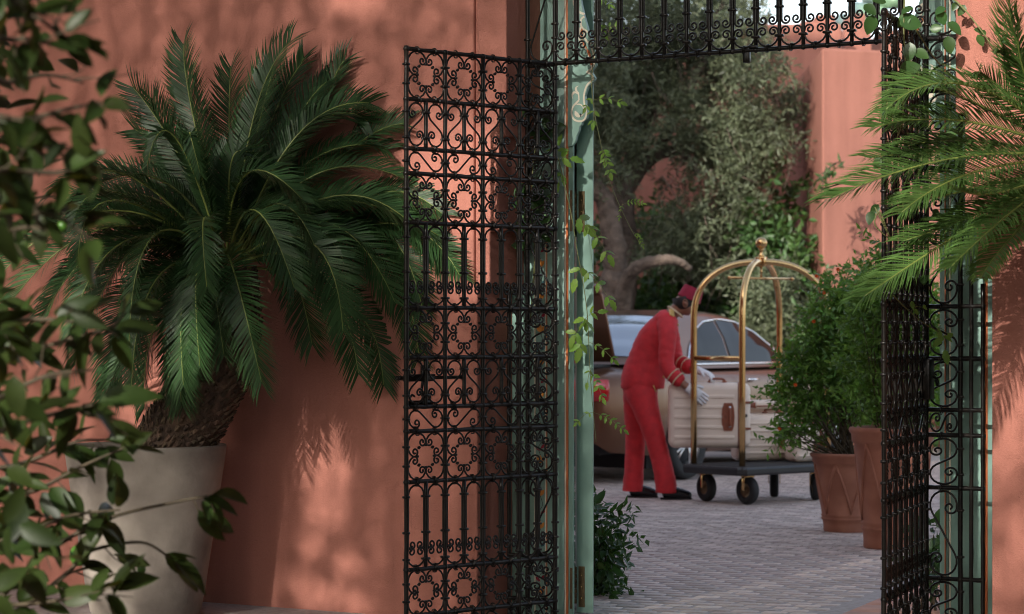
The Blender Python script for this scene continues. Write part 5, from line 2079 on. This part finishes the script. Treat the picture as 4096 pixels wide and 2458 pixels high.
MO = Vector((1.05, 18.46, 0))
pn = [
    (-.05, 0, .90, .085), (-.02, 0, 1.02, .09), (.05, 0, 1.18, .10), (.115, 0, 1.32, .085), (.165, 0, 1.395, .062), (.212, -.005, 1.445, .055),      # 0-5 pelvis .. neck
    (.255, -.008, 1.462, .072), (.276, -.010, 1.498, .088), (.292, -.010, 1.535, .078),                                                                   # 6-8 head
    (-.055, -.09, .83, .07), (.035, -.105, .48, .055), (.118, -.115, .10, .042), (.20, -.125, .045, .035),                                               # 9-12 near leg
    (-.07, .09, .83, .07), (-.100, .095, .48, .055), (-.118, .10, .10, .042), (-.03, .095, .045, .035),                                                  # 13-16 far leg
    (.130, -.165, 1.335, .055), (.115, -.265, 1.00, .040), (.250, -.335, .868, .030), (.300, -.345, .835, .030),                                          # 17-20 near arm
    (.150, .155, 1.320, .055), (.200, .130, 1.055, .040), (.345, -.11, .985, .030), (.395, -.17, .965, .030),                                             # 21-24 far arm
    (.318, -.012, 1.425, .036), (.352, -.012, 1.478, .017),                                                                                               # chin, nose
]
pe = [(0, 1), (1, 2), (2, 3), (3, 4), (4, 5), (5, 6), (6, 7), (7, 8), (0, 9), (9, 10), (10, 11), (11, 12), (0, 13), (13, 14), (14, 15), (15, 16), (3, 17), (17, 18), (18, 19), (19, 20), (3, 21), (21, 22), (22, 23), (23, 24), (6, 25), (6, 26)]
man = skin_obj('person', pn, pe, m_skin, None)
man.location = MO
man['label'] = 'porter in red uniform and fez bending forward to lift a cream suitcase'
man['category'] = 'person'
jk = [(-.068, 0, .74, .182), (-.050, 0, .93, .186), (-.02, 0, 1.04, .160), (.040, 0, 1.17, .172), (.100, 0, 1.315, .150), (.160, -.002, 1.385, .082), (.180, -.003, 1.405, .068),
      (.118, -.130, 1.335, .088), (.128, -.205, 1.27, .074), (.110, -.262, 1.08, .064), (.112, -.275, .995, .061), (.170, -.305, .935, .059), (.236, -.330, .880, .056),
      (.140, .125, 1.320, .088), (.165, .165, 1.25, .078), (.195, .150, 1.10, .070), (.205, .115, 1.050, .066), (.275, .0, 1.015, .062), (.328, -.085, .992, .055)]
je = [(0, 1), (1, 2), (2, 3), (3, 4), (4, 5), (5, 6), (4, 7), (7, 8), (8, 9), (9, 10), (10, 11), (11, 12), (4, 13), (13, 14), (14, 15), (15, 16), (16, 17), (17, 18)]
jacket = skin_obj('jacket', jk, je, m_red, man, 3, 0, .838, .004)
tr = [(-.045, 0, 1.0, .120), (-.066, 0, .87, .140), (-.070, -.072, .80, .126), (-.02, -.100, .64, .100), (.035, -.108, .48, .083), (.085, -.112, .28, .078), (.120, -.116, .125, .086), (.130, -.117, -.05, .094),
      (-.082, .072, .80, .124), (-.100, .09, .64, .098), (-.100, .096, .48, .082), (-.110, .10, .28, .076), (-.120, .10, .125, .083), (-.124, .10, -.05, .090)]
te = [(0, 1), (1, 2), (2, 3), (3, 4), (4, 5), (5, 6), (6, 7), (1, 8), (8, 9), (9, 10), (10, 11), (11, 12), (12, 13)]
skin_obj('trousers', tr, te, m_red, man, 3, 0, .052, .0035)
for nm, hx_, y, tx in (('shoe', .060, -.118, .330), ('shoe', -.178, .10, .085)):
    sh = [(hx_ + .020, y, .052, .052), (hx_ + .09, y, .058, .056), (hx_ + .165, y, .044, .048), (tx - .060, y - .008, .034, .042), (tx - .012, y - .008, .026, .032)]
    so = skin_obj('shoe', sh, [(0, 1), (1, 2), (2, 3), (3, 4)], m_shoe, man, 2, 0, .012)
    b = MB()
    b.box(((hx_ + tx) / 2, y - .004, .008), (tx - hx_ - .03, .070, .014), bev=.006)
    b.build('sole', m_rubber, so)


def glove(wr_, pd, up, th_side, curl, L=.078, name='glove'):
    """palm along pd from the wrist, fingers curling down from the palm's normal"""
    pd = pd.normalized()
    up = (up - pd * up.dot(pd)).normalized()
    sd = pd.cross(up)
    b = MB()
    cen = [wr_ - pd * .03, wr_, wr_ + pd * .035, wr_ + pd * .07, wr_ + pd * .092]
    n = 12
    v, f = [], []
    for c, (a, h) in zip(cen, ((.036, .032), (.034, .026), (.043, .021), (.046, .018), (.042, .014))):
        for j in range(n):
            t = 2 * PI * j / n
            v.append(c + sd * math.cos(t) * a + up * math.sin(t) * h)
    for i in range(4):
        for j in range(n):
            f.append((i * n + j, i * n + (j + 1) % n, (i + 1) * n + (j + 1) % n, (i + 1) * n + j))
    f.append(tuple(range(n - 1, -1, -1)))
    f.append(tuple(4 * n + j for j in range(n)))
    b.add(v, f)
    for k, (o_, l_) in enumerate(((-.033, .80), (-.011, .97), (.012, 1.0), (.033, .92))):
        p = wr_ + pd * .080 + sd * (o_ * th_side)
        d = pd + sd * (o_ * th_side * 2.2)
        pts = [p - pd * .02, p]
        for s_, c_2 in ((.42, curl * .8), (.33, curl), (.27, curl * .9)):
            d = (d.normalized() - up * c_2).normalized()
            p = p + d * (L * l_ * s_)
            pts.append(p)
        b.tube(pts, [.0115, .0115, .0105, .0098, .0085], 8)
        b.ball(pts[-1], .0086, 8)
    p = wr_ + pd * .022 + sd * (.036 * th_side)
    d = (pd * .75 + sd * th_side * .75 - up * .2).normalized()
    pts = [p - sd * th_side * .012, p, p + d * .034, p + d * .034 + (d * .5 + pd * .7 - up * curl).normalized() * .030]
    b.tube(pts, [.014, .014, .012, .009], 8)
    b.ball(pts[-1], .0092, 8)
    return b.build(name, m_white, man)


glove(Vector((.285, -.342, .842)), Vector((.80, .10, -.58)), Vector((-.1, -.95, .25)), -1, .10)
glove(Vector((.372, -.145, .978)), Vector((.80, -.42, -.28)), Vector((.25, -.1, .95)), 1, .55, L=.070)
# fez and tassel, hair, ear, collar, braid
fz = MB()
fz.lathe([(.092, -.002), (.093, .0), (.0925, .006), (.078, .092), (.074, .096), (.001, .097)], 32, cap=True)
fzo = fz.build('fez', m_fez, man)
fzo.matrix_local = Matrix.Translation((.300, -.010, 1.520)) @ Matrix.Rotation(math.radians(24), 4, 'Y')
b = MB()
b.lathe([(.001, -.075), (.050, -.07), (.078, -.045), (.0905, -.010), (.0915, .03), (.086, .045)], 24, cap=False)
hr = b.build('hair', m_hair, man)
hr.matrix_local = Matrix.Translation((.262, -.010, 1.500)) @ Matrix.Rotation(math.radians(-12), 4, 'Y') @ Matrix.Diagonal((.92, 1.0, .95, 1))
b = MB()
for sg in (-1, 1):
    e = [Vector((.268 + .017 * math.cos(a) - .002, -.010 + sg * (.088 + .004 * math.sin(a)), 1.488 + .029 * math.sin(a))) for a in [2 * PI * i / 14 for i in range(15)]]
    b.tube(e, .005, 6)
    b.ball((.266, -.010 + sg * .084, 1.488), .019, 8)
b.build('ear', m_skin, man)
b = MB()
axn = Vector((.60, 0, .80)).normalized()
e1 = Vector((0, 1, 0))
e2 = axn.cross(e1)
cc_ = Vector((.196, -.004, 1.425))
b.tube([cc_ + (e1 * math.cos(a) * .054 + e2 * math.sin(a) * .056) for a in [2 * PI * i / 24 for i in range(25)]], .011, 8, caps=False, flat=1.6)
b.build('collar', m_creamcloth, man)


def ring_band(c, axis, r, w, mat, name, rz=1.0):
    axis = axis.normalized()
    a1 = axis.orthogonal().normalized()
    a2 = axis.cross(a1)
    b = MB()
    b.tube([c + (a1 * math.cos(a) + a2 * math.sin(a)) * r for a in [2 * PI * i / 24 for i in range(25)]], w, 6, caps=False)
    return b.build(name, mat, man)


aN = Vector((.236, -.330, .880)) - Vector((.112, -.275, .995))
aF = Vector((.328, -.085, .992)) - Vector((.205, .115, 1.05))
for t in (.40, .68):
    ring_band(Vector((.112, -.275, .995)) + aN * t, aN, .0615 - .004 * t, .0052, m_creamcloth, 'cuff_braid')
    ring_band(Vector((.205, .115, 1.05)) + aF * t, aF, .0610 - .004 * t, .0052, m_creamcloth, 'cuff_braid')
for sg, c in ((-1, Vector((.160, -.118, 1.416))), (1, Vector((.165, .115, 1.412)))):
    b = MB()
    b.box((0, 0, 0), (.040, .105, .014), bev=.006, seg=2)
    for k in range(4):
        b.tube([(-.018, -.04 + k * .026, .006), (.018, -.04 + k * .026, .006)], .007, 6)
    eo = b.build('epaulette', m_goldbraid, man)
    eo.matrix_local = Matrix.Translation(c) @ Matrix.Rotation(sg * -.42, 4, 'X') @ Matrix.Rotation(.5, 4, 'Y')
for k in range(6):
    t = k / 5
    p = Vector((.214, -.050, 1.325)).lerp(Vector((.100, -.085, .930)), t) + Vector((.008 * math.sin(t * 3), 0, 0))
    b = MB()
    b.ball((0, 0, 0), .0085, 8)
    b.build('button', m_goldbraid, man, p)
b = MB()
b.tube([(.020, -.150, .868), (.042, -.143, .815)], .004, 5)
b.build('pocket_braid', m_goldbraid, man)
b = MB()
b.ball((-.090, -.118, .905), .009, 8)
b.build('button', m_goldbraid, man)

# ------------------------------------------------------------------ tree in the front garden, out of the picture, its crown gaps shaped to dapple the gate wall
def WQ(x, y):
    return SQ(x, y, QF)


HOLES = [(1500, 1900, 600, 780, .978),  # x, y, rx, ry in photo pixels, share of light blocked there
    (1850, 760, 250, 330, .0), (1880, 1050, 120, 150, .15), (1650, 180, 560, 300, .86), (1440, 5, 110, 45, .15), (1560, 1750, 130, 600, .978),
    (700, 1490, 190, 150, .0), (640, 1650, 140, 150, .0), (940, 1740, 90, 120, .0), (1245, 1780, 100, 140, .0), (1340, 1880, 70, 90, .4), (460, 1330, 60, 60, .3),
    (1300, 2040, 70, 90, .40), (1250, 2190, 50, 50, .4), (1390, 2260, 70, 45, .35), (1290, 2390, 80, 45, .3), (1430, 2420, 60, 45, .35), (1190, 2340, 40, 40, .3),
    (760, 2560, 150, 100, .05), (880, 2400, 70, 45, .3), (640, 2440, 60, 60, .3), (1000, 2520, 50, 60, .5),
    (2185, 1080, 70, 420, .1), (2215, 700, 70, 200, .4), (2290, 200, 150, 400, .6), (2900, 120, 700, 200, .5),
    (3950, 500, 420, 720, .06), (3800, 1350, 150, 600, .12), (4030, 1420, 150, 330, .12), (4080, 2150, 60, 110, .35), (3990, 1900, 70, 80, .5), (4060, 1800, 80, 60, .4), (4020, 2330, 80, 60, .55),
    (2900, 1250, 760, 1900, .996),
]
HW_ = []
for x, y, rx, ry, o in HOLES:
    s0, z0 = WQ(x, y)
    s1, _z = WQ(x + rx, y)
    _s, z1 = WQ(x, y - ry)
    HW_.append((s0, z0, s1 - s0, z1 - z0, o))


def block(s, z):
    o = .905
    for s0, z0, rs, rz, ov in HW_:
        e = ((s - s0) / rs) ** 2 + ((z - z0) / rz) ** 2
        k = 1 / (1 + math.exp(min(50, (e - 1) * 5)))
        o = o * (1 - k) + ov * k
    return o


q = random.Random(1234)
sh_t = thing('garden_tree', 'leafy garden tree in front of the gate wall, outside the picture to the left', 'tree', Vector((-5.6, 1.6, 0)))
sho = sh_t.location.copy()
b = MB()
limb(b, [Vector((0, 0, -.05)), Vector((.1, 0, 1.5)), Vector((0, .1, 3)), Vector((.3, .2, 4.2)), Vector((.5, .2, 5.4))], .2, .09, 12, 5, 1, .02)
for e in ((2.8, -.4, 4.6), (1.9, 1.3, 4.9), (-1.2, 1.5, 4.6), (3.6, .6, 5.2), (-.8, -1.2, 4.9), (1.6, -1.6, 5.3)):
    limb(b, [Vector((.05, .1, 2.9)), Vector((e[0] * .5, e[1] * .5, 3.9)), Vector(e)], .07, .02, 7, 5, 2, .02)
b.build('trunk', m_olbark, sh_t)
b = MB()
cell = 0.16
area = 0.0030
S0, S1, Z0, Z1 = -3.4, 3.3, -.35, 3.9
N_ = 295000
for i_ in range(N_):
    s, z = S0 + (S1 - S0) * ((i_ * 0.8191725134) % 1), Z0 + (Z1 - Z0) * ((i_ * 0.6710436067) % 1)
    tau = -math.log(max(.004, 1 - block(s, z)))
    if (i_ * 0.5497004779) % 1 > tau / 5.6:
        continue
    p = F(s, QF, z) - LIGHT * q.uniform(8.5, 13.5)
    leaf_quads(b, p - sho, rvec(q), (-LIGHT + rvec(q) * .7).normalized(), .050, .027, .1)
for _ in range(30000):  # upper canopy added only to cut sky light on the gate wall
    s, z, t = q.uniform(-11, 11), q.uniform(3.95, 6.0), q.uniform(.7, 14)
    leaf_quads(b, F(s, QF, z) - LIGHT * t - sho, rvec(q), rvec(q), .34, .20, .1)
b.build('crown', m_shade, sh_t)
# unseen hedges and trees added to keep sky light off the gate wall
hg_ = MB()
for _ in range(9000):
    s = q.uniform(-15, 15)
    p = F(s, q.uniform(-17.5, -15.2), q.uniform(0, 4.6))
    leaf_quads(hg_, p, rvec(q), rvec(q), .42, .26, .1)
for sd_h in (-11.5, 10.0):
    for _ in range(7000):
        p = F(sd_h + q.uniform(-.8, .8), q.uniform(-17, -.9), q.uniform(0, 8.0))
        if p.x > -2.2 and p.x < 2.5:
            continue
        leaf_quads(hg_, p, rvec(q), rvec(q), .42, .26, .1)
hg_.build('garden_hedge', m_shade, None, label='tall clipped hedge closing the front garden, behind the viewer', cat='hedge')
for k, (x, y, zc, r) in enumerate(((6.3, 4.2, 4.0, 3.3), (5.2, -2.5, 5.0, 3.4), (-9.5, 8.2, 4.5, 3.3))):
    g = thing('garden_tree', ['round leafy garden tree right of the gate wall, outside the picture', 'tall leafy garden tree behind the viewer to the right', 'dense leafy garden tree by the far left of the gate wall'][k], 'tree', Vector((x, y, 0)))
    tb_ = MB()
    limb(tb_, [Vector((0, 0, -.05)), Vector((.1, 0, zc * .5)), Vector((0, .1, zc))], .18, .09, 10, 5, k, .02)
    tb_.build('trunk', m_olbark, g)
    cb_ = MB()
    for _ in range(3800):
        leaf_quads(cb_, Vector((0, 0, zc)) + rvec(q) * r * q.random() ** .4, rvec(q), rvec(q), .42, .26, .1)
    cb_.build('crown', m_shade, g)
